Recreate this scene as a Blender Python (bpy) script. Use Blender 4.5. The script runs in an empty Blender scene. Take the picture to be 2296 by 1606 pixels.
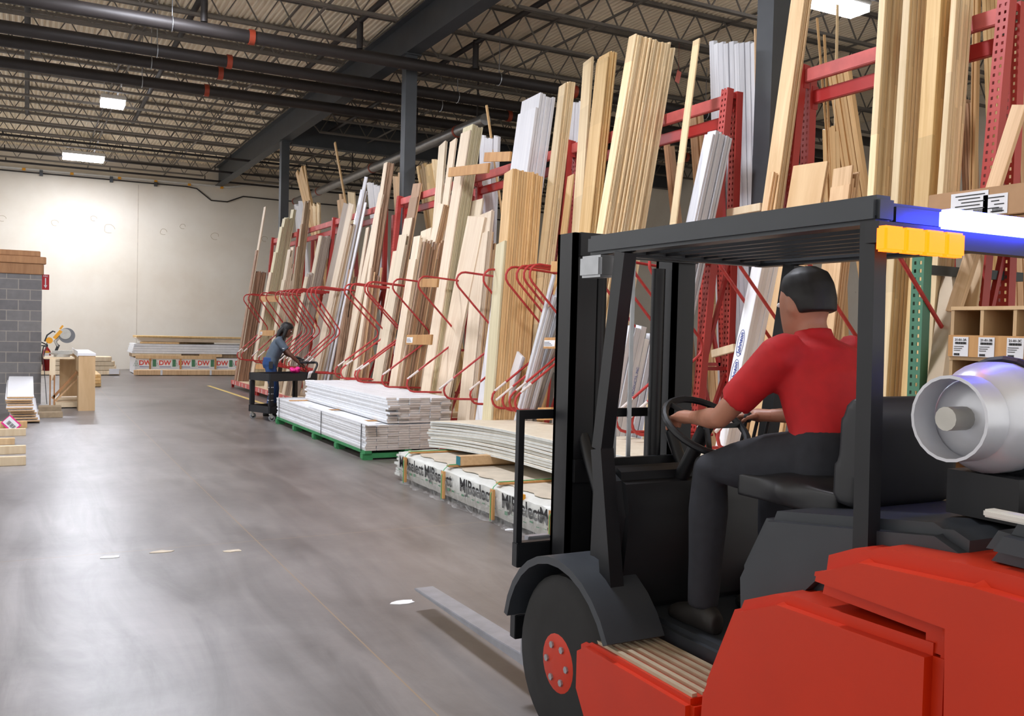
import bpy, bmesh, math, random
from mathutils import Vector, Matrix
random.seed(7)
PI = math.pi
scene = bpy.context.scene
COL = scene.collection
# ------------------------------------------------------------------ camera constants (photo frame 2296 x 1606)
FP = 2061.0; CX, CY = 1148.0, 803.0; EYE = 1.65
def _cam():
    D = Vector((58-CX, -(714-CY), -FP)).normalized()
    L = Vector((5050-CX, -(842-CY), -FP)); L = (L - D*L.dot(D)).normalized()
    U = L.cross(D)
    return Matrix((L, D, U))
RC = _cam(); O = Vector((0, 0, EYE))
def ray(px, py): return RC @ Vector((px-CX, -(py-CY), -FP))
def onZ(px, py, z=0.): d = ray(px, py); return O + d*((z-EYE)/d.z)
def onX(px, py, x): d = ray(px, py); return O + d*(x/d.x)
def onY(px, py, y): d = ray(px, py); return O + d*(y/d.y)
def onP(px, py, p, n):
    d = ray(px, py); n = Vector(n); return O + d*(n.dot(Vector(p)-O)/n.dot(d))
def proj(p):
    c = RC.transposed() @ (Vector(p)-O); return CX + c.x/-c.z*FP, CY - c.y/-c.z*FP
cam = bpy.data.objects.new('camera', bpy.data.cameras.new('camera'))
COL.objects.link(cam)
cam.matrix_world = Matrix.Translation(O) @ RC.to_4x4()
cam.data.sensor_width = 36; cam.data.lens = FP*36/2296; cam.data.clip_start = .05; cam.data.clip_end = 200
scene.camera = cam
# ------------------------------------------------------------------ materials
def lin(c):
    return tuple((v/255/12.92 if v/255 <= .04045 else ((v/255+.055)/1.055)**2.4) for v in c) + (1.0,)
MATS = {}
def nodes(name):
    m = bpy.data.materials.new(name); m.use_nodes = True
    nt = m.node_tree; b = nt.nodes['Principled BSDF']; MATS[name] = m
    return m, nt, b
def N(nt, t, **kw):
    n = nt.nodes.new(t)
    for k, v in kw.items():
        if k in n.inputs: n.inputs[k].default_value = v
        else: setattr(n, k, v)
    return n
def plain(name, c, rough=.5, metal=0., var=.0, scale=12., spec=None, bump=0.):
    m, nt, b = nodes(name)
    b.inputs['Roughness'].default_value = rough; b.inputs['Metallic'].default_value = metal
    if spec is not None: b.inputs['Specular IOR Level'].default_value = spec
    tc = N(nt, 'ShaderNodeTexCoord')
    no = N(nt, 'ShaderNodeTexNoise', Scale=scale, Detail=4.); nt.links.new(tc.outputs['Object'], no.inputs['Vector'])
    rp = N(nt, 'ShaderNodeValToRGB'); col = lin(c)
    rp.color_ramp.elements[0].position = .3; rp.color_ramp.elements[1].position = .7
    rp.color_ramp.elements[0].color = tuple(v*(1-var) for v in col[:3])+(1,)
    rp.color_ramp.elements[1].color = tuple(min(1, v*(1+var)) for v in col[:3])+(1,)
    nt.links.new(no.outputs['Fac'], rp.inputs['Fac']); nt.links.new(rp.outputs['Color'], b.inputs['Base Color'])
    if bump:
        bp = N(nt, 'ShaderNodeBump', Strength=bump, Distance=.01); nt.links.new(no.outputs['Fac'], bp.inputs['Height']); nt.links.new(bp.outputs['Normal'], b.inputs['Normal'])
    return m
def wood(name, c1, c2, var=.16, rough=.55, sx=26., sz=1.1, joints=0., coat=0.):
    """grain runs along local z; every object gets its own tint"""
    m, nt, b = nodes(name); b.inputs['Roughness'].default_value = rough; L = nt.links.new
    if coat: b.inputs['Coat Weight'].default_value = coat; b.inputs['Coat Roughness'].default_value = .15
    tc = N(nt, 'ShaderNodeTexCoord'); ob = N(nt, 'ShaderNodeObjectInfo'); ge = N(nt, 'ShaderNodeNewGeometry')
    sm = N(nt, 'ShaderNodeMath', operation='ADD'); L(ob.outputs['Random'], sm.inputs[0]); L(ge.outputs['Random Per Island'], sm.inputs[1])
    oi = N(nt, 'ShaderNodeMath', operation='FRACT'); L(sm.outputs[0], oi.inputs[0])
    mp = N(nt, 'ShaderNodeMapping'); mp.inputs['Scale'].default_value = (sx, sx, sz)
    ad = N(nt, 'ShaderNodeVectorMath', operation='ADD'); L(tc.outputs['Object'], ad.inputs[0])
    mu = N(nt, 'ShaderNodeMath', operation='MULTIPLY'); mu.inputs[1].default_value = 37.; L(oi.outputs[0], mu.inputs[0]); L(mu.outputs[0], ad.inputs[1])
    L(ad.outputs[0], mp.inputs['Vector'])
    no = N(nt, 'ShaderNodeTexNoise', Scale=1., Detail=5., Roughness=.6, Distortion=.6); L(mp.outputs['Vector'], no.inputs['Vector'])
    rp = N(nt, 'ShaderNodeValToRGB'); rp.color_ramp.elements[0].position = .32; rp.color_ramp.elements[1].position = .68
    rp.color_ramp.elements[0].color = lin(c1); rp.color_ramp.elements[1].color = lin(c2); L(no.outputs['Fac'], rp.inputs['Fac'])
    mr = N(nt, 'ShaderNodeMapRange'); mr.inputs['To Min'].default_value = 1-var; mr.inputs['To Max'].default_value = 1+var*.8; L(oi.outputs[0], mr.inputs['Value'])
    out = mr.outputs['Result']
    if joints:                                                     # finger-jointed lengths of slightly different tone
        sp = N(nt, 'ShaderNodeSeparateXYZ'); L(ad.outputs[0], sp.inputs[0])
        cb = N(nt, 'ShaderNodeCombineXYZ')
        m2 = N(nt, 'ShaderNodeMath', operation='DIVIDE'); m2.inputs[1].default_value = joints; L(sp.outputs['Z'], m2.inputs[0])
        fl = N(nt, 'ShaderNodeMath', operation='FLOOR'); L(m2.outputs[0], fl.inputs[0]); L(fl.outputs[0], cb.inputs['Z'])
        fx = N(nt, 'ShaderNodeMath', operation='MULTIPLY'); fx.inputs[1].default_value = 91.; L(oi.outputs[0], fx.inputs[0]); L(fx.outputs[0], cb.inputs['X'])
        wn = N(nt, 'ShaderNodeTexWhiteNoise'); L(cb.outputs[0], wn.inputs['Vector'])
        m3 = N(nt, 'ShaderNodeMapRange'); m3.inputs['To Min'].default_value = .84; m3.inputs['To Max'].default_value = 1.1; L(wn.outputs['Value'], m3.inputs['Value'])
        m4 = N(nt, 'ShaderNodeMath', operation='MULTIPLY'); L(out, m4.inputs[0]); L(m3.outputs['Result'], m4.inputs[1]); out = m4.outputs[0]
    mx = N(nt, 'ShaderNodeVectorMath', operation='SCALE'); L(rp.outputs['Color'], mx.inputs[0]); L(out, mx.inputs['Scale']); L(mx.outputs[0], b.inputs['Base Color'])
    return m
wood('pine', (220,190,144), (243,220,178), joints=.55)
wood('yellowpine', (214,172,110), (238,204,146), joints=.7)
wood('fir', (200,158,106), (226,190,138))
wood('maple', (216,194,168), (234,217,194), var=.08)
wood('birch', (208,190,164), (226,211,187), var=.09)
wood('poplar', (198,186,150), (220,209,176), var=.1)
wood('tan', (200,160,118), (226,192,150))
wood('knotty', (206,172,128), (230,200,158), sx=14)
wood('plywood', (212,172,124), (232,198,152), sx=7, sz=.8)
wood('oak', (154,126,96), (184,158,126), var=.2)
wood('walnut', (140,106,84), (172,136,112), var=.2)
wood('brown', (140,108,84), (176,144,116), var=.22)
wood('cherry', (160,120,88), (200,160,122), var=.25)
wood('greyoak', (158,142,124), (196,182,164), var=.22)
wood('taupe', (160,144,130), (174,158,144), var=.05, sx=5)
wood('white', (226,226,232), (240,240,244), var=.05, rough=.3, coat=.3)
wood('whitegrey', (196,198,206), (226,228,234), var=.16, rough=.25, coat=.5)
wood('grey', (140,142,148), (186,188,194), var=.25, rough=.3, coat=.4)
wood('block_wood', (180,130,76), (204,156,100), sx=10)
wood('timber', (150,104,66), (178,132,90), sx=9)
wood('mdf', (186,152,112), (200,166,126), sx=30, sz=30, var=.1)
wood('ply_cabinet', (190,156,114), (212,180,138), sx=6, sz=.7)
wood('lumber_pale', (226,202,166), (240,222,192), sx=14)
wood('board_end', (190,180,172), (206,196,188), sx=10, sz=30, var=.08)
wood('board_white', (226,228,232), (238,240,244), sx=8, sz=.5, var=.04, rough=.4)
wood('panel_face', (206,194,172), (222,212,192), sx=8, sz=.5, var=.05)
plain('panel_edge', (204,206,202), .5, var=.08)
plain('red_rack', (172,44,42), .42, var=.12, scale=5)
plain('red_pale', (196,96,92), .5, var=.25, scale=4)
plain('red_tube', (176,52,50), .45, var=.2, scale=20)
plain('tape_white', (222,212,208), .5, var=.08)
plain('steel_dark', (70,73,77), .5, .2, var=.1, scale=3)
plain('steel_joist', (112,106,99), .55, .3, var=.12, scale=4)
plain('pipe_black', (44,39,38), .55, .1, var=.15, scale=4)
plain('coupling', (150,58,34), .5, var=.1)
plain('galv', (170,172,176), .35, .8, var=.1)
plain('duct', (150,148,146), .33, .75, var=.12, scale=9)
plain('conduit_white', (214,212,206), .45, var=.04)
plain('dark_plastic', (32,33,37), .45, var=.15, scale=9)
plain('rubber', (26,26,27), .75, var=.2, scale=14)
plain('wheel_grey', (130,132,134), .5)
plain('orange_paint', (194,44,4), .42, var=.06, scale=3)
plain('charcoal_paint', (50,54,60), .42, var=.1, scale=5)
plain('mast_black', (26,27,31), .42, .2, var=.15, scale=6)
plain('fork_steel', (150,152,160), .3, .25, var=.15, scale=10)
plain('step_strip', (176,160,136), .5, var=.1)
plain('tank_metal', (206,208,216), .3, .35, var=.05)
plain('skin_dark', (92,58,44), .5, var=.08)
plain('skin_light', (176,120,96), .5, var=.06)
plain('hair_black', (20,17,18), .55, var=.3, scale=60)
plain('shirt_slate', (78,90,104), .8, var=.08, scale=30)
plain('jeans', (36,68,118), .85, var=.14, scale=40)
plain('shirt_red', (186,22,28), .75, var=.1, scale=20)
plain('trousers_dark', (38,40,48), .85, var=.12, scale=30)
plain('glove', (34,35,38), .7, var=.2, scale=60)
plain('shoe', (30,28,28), .6)
plain('pink', (232,40,140), .6, var=.1, scale=60)
plain('paper', (232,232,236), .6, var=.03)
plain('ink', (24,24,26), .6)
plain('ink_blue', (52,72,150), .6)
plain('ink_red', (214,74,66), .6)
plain('ink_green', (74,128,96), .6)
plain('wrap_dull', (206,207,202), .35, var=.08, scale=7, bump=.5)
plain('dust_brown', (196,184,166), .7, var=.12, scale=6)
plain('strap_green', (84,176,118), .5)
plain('strap_black', (46,48,54), .5)
plain('teal', (22,112,124), .6)
plain('pallet_green', (52,128,78), .7, var=.2, scale=8)
plain('green_rack', (64,118,94), .45, var=.1, scale=5)
plain('cardboard', (176,138,102), .8, var=.08, scale=8)
plain('yellow_paint', (226,198,120), .6, var=.2, scale=20)
plain('sign_red', (196,34,44), .5)
plain('ext_red', (170,28,30), .3)
plain('tool_yellow', (226,158,36), .45)
plain('tool_silver', (188,186,180), .4, .5, var=.1)
plain('blade_grey', (118,120,124), .4, .6)
plain('melamine', (236,236,240), .35, var=.02)
plain('concrete_piece', (176,156,128), .8, var=.1, scale=18)
plain('silver_board', (206,188,164), .25, .3, var=.1, scale=3)
plain('dark_beam', (52,60,62), .5)
plain('hose_blue', (40,60,80), .5)
def emit(name, c, s):
    m, nt, b = nodes(name)
    b.inputs['Base Color'].default_value = lin(c); b.inputs['Emission Color'].default_value = lin(c); b.inputs['Emission Strength'].default_value = s
    return m
emit('lamp', (240,244,255), 190.); emit('lamp_side', (240,244,255), 7.); emit('amber', (255,112,12), 2.6); emit('blue_led', (60,70,255), 40.); emit('bulb', (255,236,200), 20.)
# perforated rack steel: rows of teardrop slots cut right through the sheet
def perforated(name, c, pitch=.051):
    m, nt, b = nodes(name); L = nt.links.new; b.inputs['Base Color'].default_value = lin(c); b.inputs['Roughness'].default_value = .45
    tc = N(nt, 'ShaderNodeTexCoord'); sp = N(nt, 'ShaderNodeSeparateXYZ'); L(tc.outputs['Object'], sp.inputs[0])
    md = N(nt, 'ShaderNodeMath', operation='PINGPONG'); md.inputs[1].default_value = pitch/2; L(sp.outputs['Z'], md.inputs[0])
    def lt(a, v): n = N(nt, 'ShaderNodeMath', operation='LESS_THAN'); L(a, n.inputs[0]); n.inputs[1].default_value = v; return n.outputs[0]
    ay = N(nt, 'ShaderNodeMath', operation='ABSOLUTE'); L(sp.outputs['Y'], ay.inputs[0])
    sb = N(nt, 'ShaderNodeMath', operation='SUBTRACT'); L(ay.outputs[0], sb.inputs[0]); sb.inputs[1].default_value = .02
    ab = N(nt, 'ShaderNodeMath', operation='ABSOLUTE'); L(sb.outputs[0], ab.inputs[0])
    h = N(nt, 'ShaderNodeMath', operation='MULTIPLY'); L(lt(md.outputs[0], .011), h.inputs[0]); L(lt(ab.outputs[0], .008), h.inputs[1])
    tr = N(nt, 'ShaderNodeBsdfTransparent'); mx = N(nt, 'ShaderNodeMixShader'); L(h.outputs[0], mx.inputs['Fac']); L(b.outputs[0], mx.inputs[1]); L(tr.outputs[0], mx.inputs[2])
    L(mx.outputs[0], nt.nodes['Material Output'].inputs['Surface'])
    return m
perforated('red_perf', (182,62,56)); perforated('green_perf', (70,124,98))
# clear stretch film
def film():
    m, nt, b = nodes('film'); L = nt.links.new
    gl = N(nt, 'ShaderNodeBsdfGlossy', Roughness=.3); tr = N(nt, 'ShaderNodeBsdfTransparent'); df = N(nt, 'ShaderNodeBsdfDiffuse')
    df.inputs['Color'].default_value = lin((225,228,226))
    tc = N(nt, 'ShaderNodeTexCoord'); no = N(nt, 'ShaderNodeTexNoise', Scale=9., Detail=5., Distortion=1.6); L(tc.outputs['Object'], no.inputs['Vector'])
    bp = N(nt, 'ShaderNodeBump', Strength=1., Distance=.03); L(no.outputs['Fac'], bp.inputs['Height']); L(bp.outputs['Normal'], gl.inputs['Normal'])
    a = N(nt, 'ShaderNodeMixShader', Fac=.3); L(gl.outputs[0], a.inputs[1]); L(df.outputs[0], a.inputs[2])
    rp = N(nt, 'ShaderNodeMapRange'); rp.inputs['From Min'].default_value = .35; rp.inputs['From Max'].default_value = .75; rp.inputs['To Min'].default_value = .06; rp.inputs['To Max'].default_value = .3; L(no.outputs['Fac'], rp.inputs['Value'])
    x = N(nt, 'ShaderNodeMixShader'); L(rp.outputs[0], x.inputs['Fac']); L(tr.outputs[0], x.inputs[1]); L(a.outputs[0], x.inputs[2])
    L(x.outputs[0], nt.nodes['Material Output'].inputs['Surface']); return m
film()
# ------------------------------------------------------------------ geometry helpers
class MB:
    def __init__(s, M=None): s.v = []; s.f = []; s.mi = []; s.M = M; s.cur = 0
    def add(s, vs, fs):
        o = len(s.v)
        s.v += [(s.M @ Vector(p)) if s.M is not None else Vector(p) for p in vs]
        s.f += [tuple(i+o for i in f) for f in fs]; s.mi += [s.cur]*len(fs); return s
    def box(s, x0, x1, y0, y1, z0, z1):
        return s.add([(x0,y0,z0),(x1,y0,z0),(x1,y1,z0),(x0,y1,z0),(x0,y0,z1),(x1,y0,z1),(x1,y1,z1),(x0,y1,z1)],
                     [(0,3,2,1),(4,5,6,7),(0,1,5,4),(1,2,6,5),(2,3,7,6),(3,0,4,7)])
    def obox(s, p, a, b, c):
        p, a, b, c = map(Vector, (p, a, b, c))
        return s.add([p, p+a, p+a+b, p+b, p+c, p+a+c, p+a+b+c, p+b+c], [(0,3,2,1),(4,5,6,7),(0,1,5,4),(1,2,6,5),(2,3,7,6),(3,0,4,7)])
    def bar(s, p, q, w, h=None, up=(0,0,1)):
        """rectangular bar from p to q"""
        p, q = Vector(p), Vector(q); d = (q-p); h = h or w; u = Vector(up)
        if abs(d.normalized().dot(u)) > .98: u = Vector((0,1,0))
        a = d.cross(u).normalized()*w; b = a.cross(d).normalized()*h
        return s.obox(p-a/2-b/2, a, b, d)
    def loft(s, rings, cap=True, closed=False):
        n = len(rings[0]); vs = [p for r in rings for p in r]; fs = []
        R = len(rings)
        for i in range(R if closed else R-1):
            for j in range(n):
                a = i*n+j; b = i*n+(j+1) % n; i2 = (i+1) % R; fs.append((a, b, i2*n+(j+1) % n, i2*n+j))
        if cap and not closed: fs += [tuple(range(n-1, -1, -1)), tuple((R-1)*n+j for j in range(n))]
        return s.add(vs, fs)
    def tube(s, pts, r, n=8, cap=True):
        pts = [Vector(p) for p in pts]; rings = []; prev = None
        rr = r if isinstance(r, (list, tuple)) else [r]*len(pts)
        for i, p in enumerate(pts):
            t = (pts[min(i+1, len(pts)-1)]-pts[max(i-1, 0)]).normalized()
            if prev is None:
                u = Vector((0,0,1)) if abs(t.z) < .9 else Vector((0,1,0)); a = t.cross(u).normalized()
            else: a = (prev - t*prev.dot(t)).normalized()
            b = t.cross(a); prev = a
            q = rr[i]; q = q if isinstance(q, (tuple, list)) else (q, q)
            rings.append([p + a*(q[0]*math.cos(2*PI*k/n)) + b*(q[1]*math.sin(2*PI*k/n)) for k in range(n)])
        return s.loft(rings, cap)
    def cyl(s, p, q, r, n=16, r2=None): return s.tube([p, q], [r, r if r2 is None else r2], n)
    def lathe(s, c, axis, prof, n=20):
        """prof: list of (distance along axis, radius)"""
        c, ax = Vector(c), Vector(axis).normalized(); u = Vector((0,0,1)) if abs(ax.z) < .9 else Vector((1,0,0)); a = ax.cross(u).normalized(); b = ax.cross(a)
        return s.loft([[c+ax*d+a*(r*math.cos(2*PI*k/n))+b*(r*math.sin(2*PI*k/n)) for k in range(n)] for d, r in prof])
    def prism(s, poly, lo, hi, axis='x'):
        """poly in the two other axes, extruded from lo to hi along axis"""
        f = {'x': lambda u, v, w: (w, u, v), 'y': lambda u, v, w: (u, w, v), 'z': lambda u, v, w: (u, v, w)}[axis]
        n = len(poly)
        return s.add([f(u, v, lo) for u, v in poly]+[f(u, v, hi) for u, v in poly],
                     [tuple(range(n-1, -1, -1)), tuple(range(n, 2*n))]+[(i, (i+1) % n, n+(i+1) % n, n+i) for i in range(n)])
    def ell(s, c, r, n=14, m=10):
        c = Vector(c)
        return s.loft([[c+Vector((r[0]*math.sin(PI*max(.02, min(.98, i/m)))*math.cos(2*PI*k/n), r[1]*math.sin(PI*max(.02, min(.98, i/m)))*math.sin(2*PI*k/n), -r[2]*math.cos(PI*i/m))) for k in range(n)] for i in range(m+1)])
    def build(s, name, mat, parent=None, bev=0., smooth=False, org=None, mats=None, fixn=True):
        xs = [p.x for p in s.v]; ys = [p.y for p in s.v]; zs = [p.z for p in s.v]
        o = Vector(org) if org is not None else Vector(((min(xs)+max(xs))/2, (min(ys)+max(ys))/2, min(zs)))
        me = bpy.data.meshes.new(name); me.from_pydata([p-o for p in s.v], [], s.f)
        for m in ([mat] if mats is None else mats): me.materials.append(MATS[m])
        if mats is not None: me.polygons.foreach_set('material_index', s.mi)
        if fixn or bev:
            bm = bmesh.new(); bm.from_mesh(me)
            if fixn: bmesh.ops.recalc_face_normals(bm, faces=bm.faces)
            if bev: bmesh.ops.bevel(bm, geom=bm.edges[:], offset=bev, segments=2, affect='EDGES', clamp_overlap=True)
            bm.to_mesh(me); bm.free()
        if smooth:
            me.polygons.foreach_set('use_smooth', [True]*len(me.polygons))
            try: me.set_sharp_from_angle(angle=math.radians(42))
            except Exception: pass
        ob = bpy.data.objects.new(name, me); return link(ob, parent, Matrix.Translation(o))
WM = {}
def link(ob, parent, world):
    COL.objects.link(ob); WM[ob.name] = world
    if parent is not None:
        ob.parent = parent; ob.matrix_parent_inverse = WM[parent.name].inverted()
    ob.matrix_basis = world
    return ob
def tag(o, label, cat, group=None, kind=None):
    o['label'] = label; o['category'] = cat
    if group: o['group'] = group
    if kind: o['kind'] = kind
    return o
def thing(name, label, cat, loc=(0,0,0), group=None):
    e = bpy.data.objects.new(name, None); e.empty_display_size = .1
    link(e, None, Matrix.Translation(Vector(loc))); return tag(e, label, cat, group)
def struct(o): o['kind'] = 'structure'; return o
def text(name, body, mat, M, size, parent, italic=0., extrude=.0006, bold=0.):
    """lettering laid in the local xy plane of M (x = reading direction, z = out of the surface), centred"""
    cu = bpy.data.curves.new(name, 'FONT'); cu.body = body; cu.size = size; cu.align_x = 'CENTER'; cu.align_y = 'CENTER'; cu.shear = italic; cu.extrude = extrude; cu.offset = bold; cu.resolution_u = 3
    ob = bpy.data.objects.new(name, cu); COL.objects.link(ob)
    dg = bpy.context.evaluated_depsgraph_get(); me = bpy.data.meshes.new_from_object(ob.evaluated_get(dg)); bpy.data.objects.remove(ob)
    me.materials.clear(); me.materials.append(MATS[mat])
    return link(bpy.data.objects.new(name, me), parent, M)
def frame(o, x, z):
    x = Vector(x).normalized(); z = Vector(z); z = (z-x*z.dot(x)).normalized(); y = z.cross(x)
    return Matrix(((x.x,y.x,z.x,o[0]),(x.y,y.y,z.y,o[1]),(x.z,y.z,z.z,o[2]),(0,0,0,1)))
def remeshed(mb, name, mat, parent, voxel=.012, smooth=6):
    """fuse overlapping lofts into one continuous skin"""
    ob = mb.build(name, mat, None)
    m = ob.modifiers.new('r', 'REMESH'); m.mode = 'VOXEL'; m.voxel_size = voxel
    k = ob.modifiers.new('s', 'SMOOTH'); k.factor = .5; k.iterations = smooth
    dg = bpy.context.evaluated_depsgraph_get(); me = bpy.data.meshes.new_from_object(ob.evaluated_get(dg))
    me.polygons.foreach_set('use_smooth', [True]*len(me.polygons))
    w = WM[ob.name]; bpy.data.objects.remove(ob); me.name = name
    me.materials.clear(); me.materials.append(MATS[mat])
    return link(bpy.data.objects.new(name, me), parent, w)
# ================================================================== THE HALL
YW = 33.9; ZB, ZT, ZD = 6.65, 7.19, 7.22
def floor_mat():
    m, nt, b = nodes('concrete_floor'); L = nt.links.new
    tc = N(nt, 'ShaderNodeTexCoord'); sp = N(nt, 'ShaderNodeSeparateXYZ'); L(tc.outputs['Object'], sp.inputs[0])
    n1 = N(nt, 'ShaderNodeTexNoise', Scale=.55, Detail=8., Roughness=.62, Distortion=.5); L(tc.outputs['Object'], n1.inputs['Vector'])
    mp = N(nt, 'ShaderNodeMapping'); mp.inputs['Scale'].default_value = (3.4, .5, 1); mp.inputs['Rotation'].default_value = (0, 0, .16); L(tc.outputs['Object'], mp.inputs['Vector'])
    n2 = N(nt, 'ShaderNodeTexNoise', Scale=1., Detail=7., Roughness=.65, Distortion=1.2); L(mp.outputs['Vector'], n2.inputs['Vector'])
    r1 = N(nt, 'ShaderNodeValToRGB'); r1.color_ramp.elements[0].position = .3; r1.color_ramp.elements[1].position = .7
    r1.color_ramp.elements[0].color = lin((126,123,124)); r1.color_ramp.elements[1].color = lin((166,164,166)); L(n1.outputs['Fac'], r1.inputs['Fac'])
    r2 = N(nt, 'ShaderNodeValToRGB'); r2.color_ramp.elements[0].position = .34; r2.color_ramp.elements[1].position = .66
    r2.color_ramp.elements[0].color = (.66,.65,.64,1); r2.color_ramp.elements[1].color = (1.06,1.06,1.06,1); L(n2.outputs['Fac'], r2.inputs['Fac'])
    mu = N(nt, 'ShaderNodeMix', data_type='RGBA', blend_type='MULTIPLY'); mu.inputs[0].default_value = 1.; L(r1.outputs['Color'], mu.inputs[6]); L(r2.outputs['Color'], mu.inputs[7])
    # right of the long joint the floor turns browner and darker, with a ragged edge
    w1 = N(nt, 'ShaderNodeMath', operation='MULTIPLY_ADD'); L(n2.outputs['Fac'], w1.inputs[0]); w1.inputs[1].default_value = 1.6; L(sp.outputs['X'], w1.inputs[2])
    w2 = N(nt, 'ShaderNodeMapRange'); w2.inputs['From Min'].default_value = 1.5; w2.inputs['From Max'].default_value = 3.2; L(w1.outputs[0], w2.inputs['Value'])
    mu2 = N(nt, 'ShaderNodeMix', data_type='RGBA', blend_type='MULTIPLY'); L(w2.outputs[0], mu2.inputs[0]); L(mu.outputs[2], mu2.inputs[6]); mu2.inputs[7].default_value = (.66,.6,.55,1)
    col = mu2.outputs[2]
    def joint(axis, pos, wd, c, col):                              # saw-cut joints filled with pale dust
        a = N(nt, 'ShaderNodeMath', operation='SUBTRACT'); L(sp.outputs[axis], a.inputs[0]); a.inputs[1].default_value = pos
        ab = N(nt, 'ShaderNodeMath', operation='ABSOLUTE'); L(a.outputs[0], ab.inputs[0])
        lt = N(nt, 'ShaderNodeMath', operation='LESS_THAN'); L(ab.outputs[0], lt.inputs[0]); lt.inputs[1].default_value = wd
        x = N(nt, 'ShaderNodeMix', data_type='RGBA'); L(lt.outputs[0], x.inputs[0]); L(col, x.inputs[6]); x.inputs[7].default_value = lin(c); return x.outputs[2]
    for a, p in (('X', 1.57), ('Y', 7.05), ('Y', 18.6), ('X', -3.)): col = joint(a, p, .004, (150,130,108), col)
    L(col, b.inputs['Base Color'])
    rr = N(nt, 'ShaderNodeMapRange'); rr.inputs['To Min'].default_value = .27; rr.inputs['To Max'].default_value = .4; L(n2.outputs['Fac'], rr.inputs['Value']); L(rr.outputs[0], b.inputs['Roughness'])
    bp = N(nt, 'ShaderNodeBump', Strength=.12, Distance=.02); n3 = N(nt, 'ShaderNodeTexNoise', Scale=3.5, Detail=4.); L(tc.outputs['Object'], n3.inputs['Vector']); L(n3.outputs['Fac'], bp.inputs['Height']); L(bp.outputs['Normal'], b.inputs['Normal'])
    b.inputs['Specular IOR Level'].default_value = .55
floor_mat()
def wall_mat():
    m, nt, b = nodes('white_wall'); L = nt.links.new; b.inputs['Roughness'].default_value = .75
    tc = N(nt, 'ShaderNodeTexCoord')
    n1 = N(nt, 'ShaderNodeTexNoise', Scale=.5, Detail=7., Roughness=.6); L(tc.outputs['Object'], n1.inputs['Vector'])
    r1 = N(nt, 'ShaderNodeValToRGB'); r1.color_ramp.elements[0].position = .3; r1.color_ramp.elements[1].position = .62
    r1.color_ramp.elements[0].color = lin((214,203,186)); r1.color_ramp.elements[1].color = lin((226,218,204)); L(n1.outputs['Fac'], r1.inputs['Fac'])
    mp = N(nt, 'ShaderNodeMapping'); mp.inputs['Scale'].default_value = (3.6, 1, 1.1); L(tc.outputs['Object'], mp.inputs['Vector'])
    n2 = N(nt, 'ShaderNodeTexNoise', Scale=1.5, Detail=3., Roughness=.7); L(mp.outputs['Vector'], n2.inputs['Vector'])
    r2 = N(nt, 'ShaderNodeValToRGB'); r2.color_ramp.elements[0].position = .71; r2.color_ramp.elements[1].position = .76
    r2.color_ramp.elements[0].color = (0,0,0,1); r2.color_ramp.elements[1].color = (.6,.6,.6,1); L(n2.outputs['Fac'], r2.inputs['Fac'])
    x = N(nt, 'ShaderNodeMix', data_type='RGBA'); L(r2.outputs['Color'], x.inputs[0]); L(r1.outputs['Color'], x.inputs[6]); x.inputs[7].default_value = lin((150,128,106)); L(x.outputs[2], b.inputs['Base Color'])
wall_mat()
plain('deck', (246,232,206), .6, .0, var=.06, scale=1.5)
def cmu():
    m, nt, b = nodes('block_wall'); L = nt.links.new; b.inputs['Roughness'].default_value = .9
    tc = N(nt, 'ShaderNodeTexCoord'); sp = N(nt, 'ShaderNodeSeparateXYZ'); cb = N(nt, 'ShaderNodeCombineXYZ'); L(tc.outputs['Object'], sp.inputs[0]); L(sp.outputs['X'], cb.inputs['X']); L(sp.outputs['Z'], cb.inputs['Y'])
    br = N(nt, 'ShaderNodeTexBrick', Scale=1.); br.inputs['Brick Width'].default_value = .4; br.inputs['Row Height'].default_value = .2; br.inputs['Mortar Size'].default_value = .008
    br.inputs['Color1'].default_value = lin((128,126,126)); br.inputs['Color2'].default_value = lin((112,110,112)); br.inputs['Mortar'].default_value = lin((156,150,142)); L(cb.outputs[0], br.inputs['Vector'])
    no = N(nt, 'ShaderNodeTexNoise', Scale=9., Detail=6.); L(tc.outputs['Object'], no.inputs['Vector'])
    mr = N(nt, 'ShaderNodeMapRange'); mr.inputs['To Min'].default_value = .78; mr.inputs['To Max'].default_value = 1.2; L(no.outputs['Fac'], mr.inputs['Value'])
    mx = N(nt, 'ShaderNodeVectorMath', operation='SCALE'); L(br.outputs['Color'], mx.inputs[0]); L(mr.outputs[0], mx.inputs['Scale']); L(mx.outputs[0], b.inputs['Base Color'])
cmu()
struct(MB().box(-9, 19, -4, YW+.3, -.2, 0).build('floor', 'concrete_floor', org=(0,0,0)))
struct(MB().box(-9, 19.2, YW, YW+.3, 0, ZD+.3).build('wall_far', 'white_wall', org=(0,YW,0)))
struct(MB().box(19, 19.3, -4, YW, 0, ZD+.3).build('wall_right', 'white_wall', org=(19,0,0)))
xw = onY(308, 600, YW).x
struct(MB().box(xw-.012, xw+.012, YW-.004, YW+.01, 0, 6.3).build('trim_1', 'dust_brown'))
for k, (px, py, r_) in enumerate(((123,500,.1),(210,490,.09),(245,513,.16),(367,520,.11),(410,508,.09),(482,530,.13),(593,536,.1),(5,490,.1))):
    p = onY(px, py, YW-.003); struct(MB().tube([(p.x+r_*math.cos(a)*(1+.12*math.sin(3*a+k)), p.y, p.z+r_*math.sin(a)*(1+.1*math.cos(2*a))) for a in [2*PI*i/18 for i in range(16)]], .006, 4, False).build('trim_%d' % (k+2), 'concrete_piece'))
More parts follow.
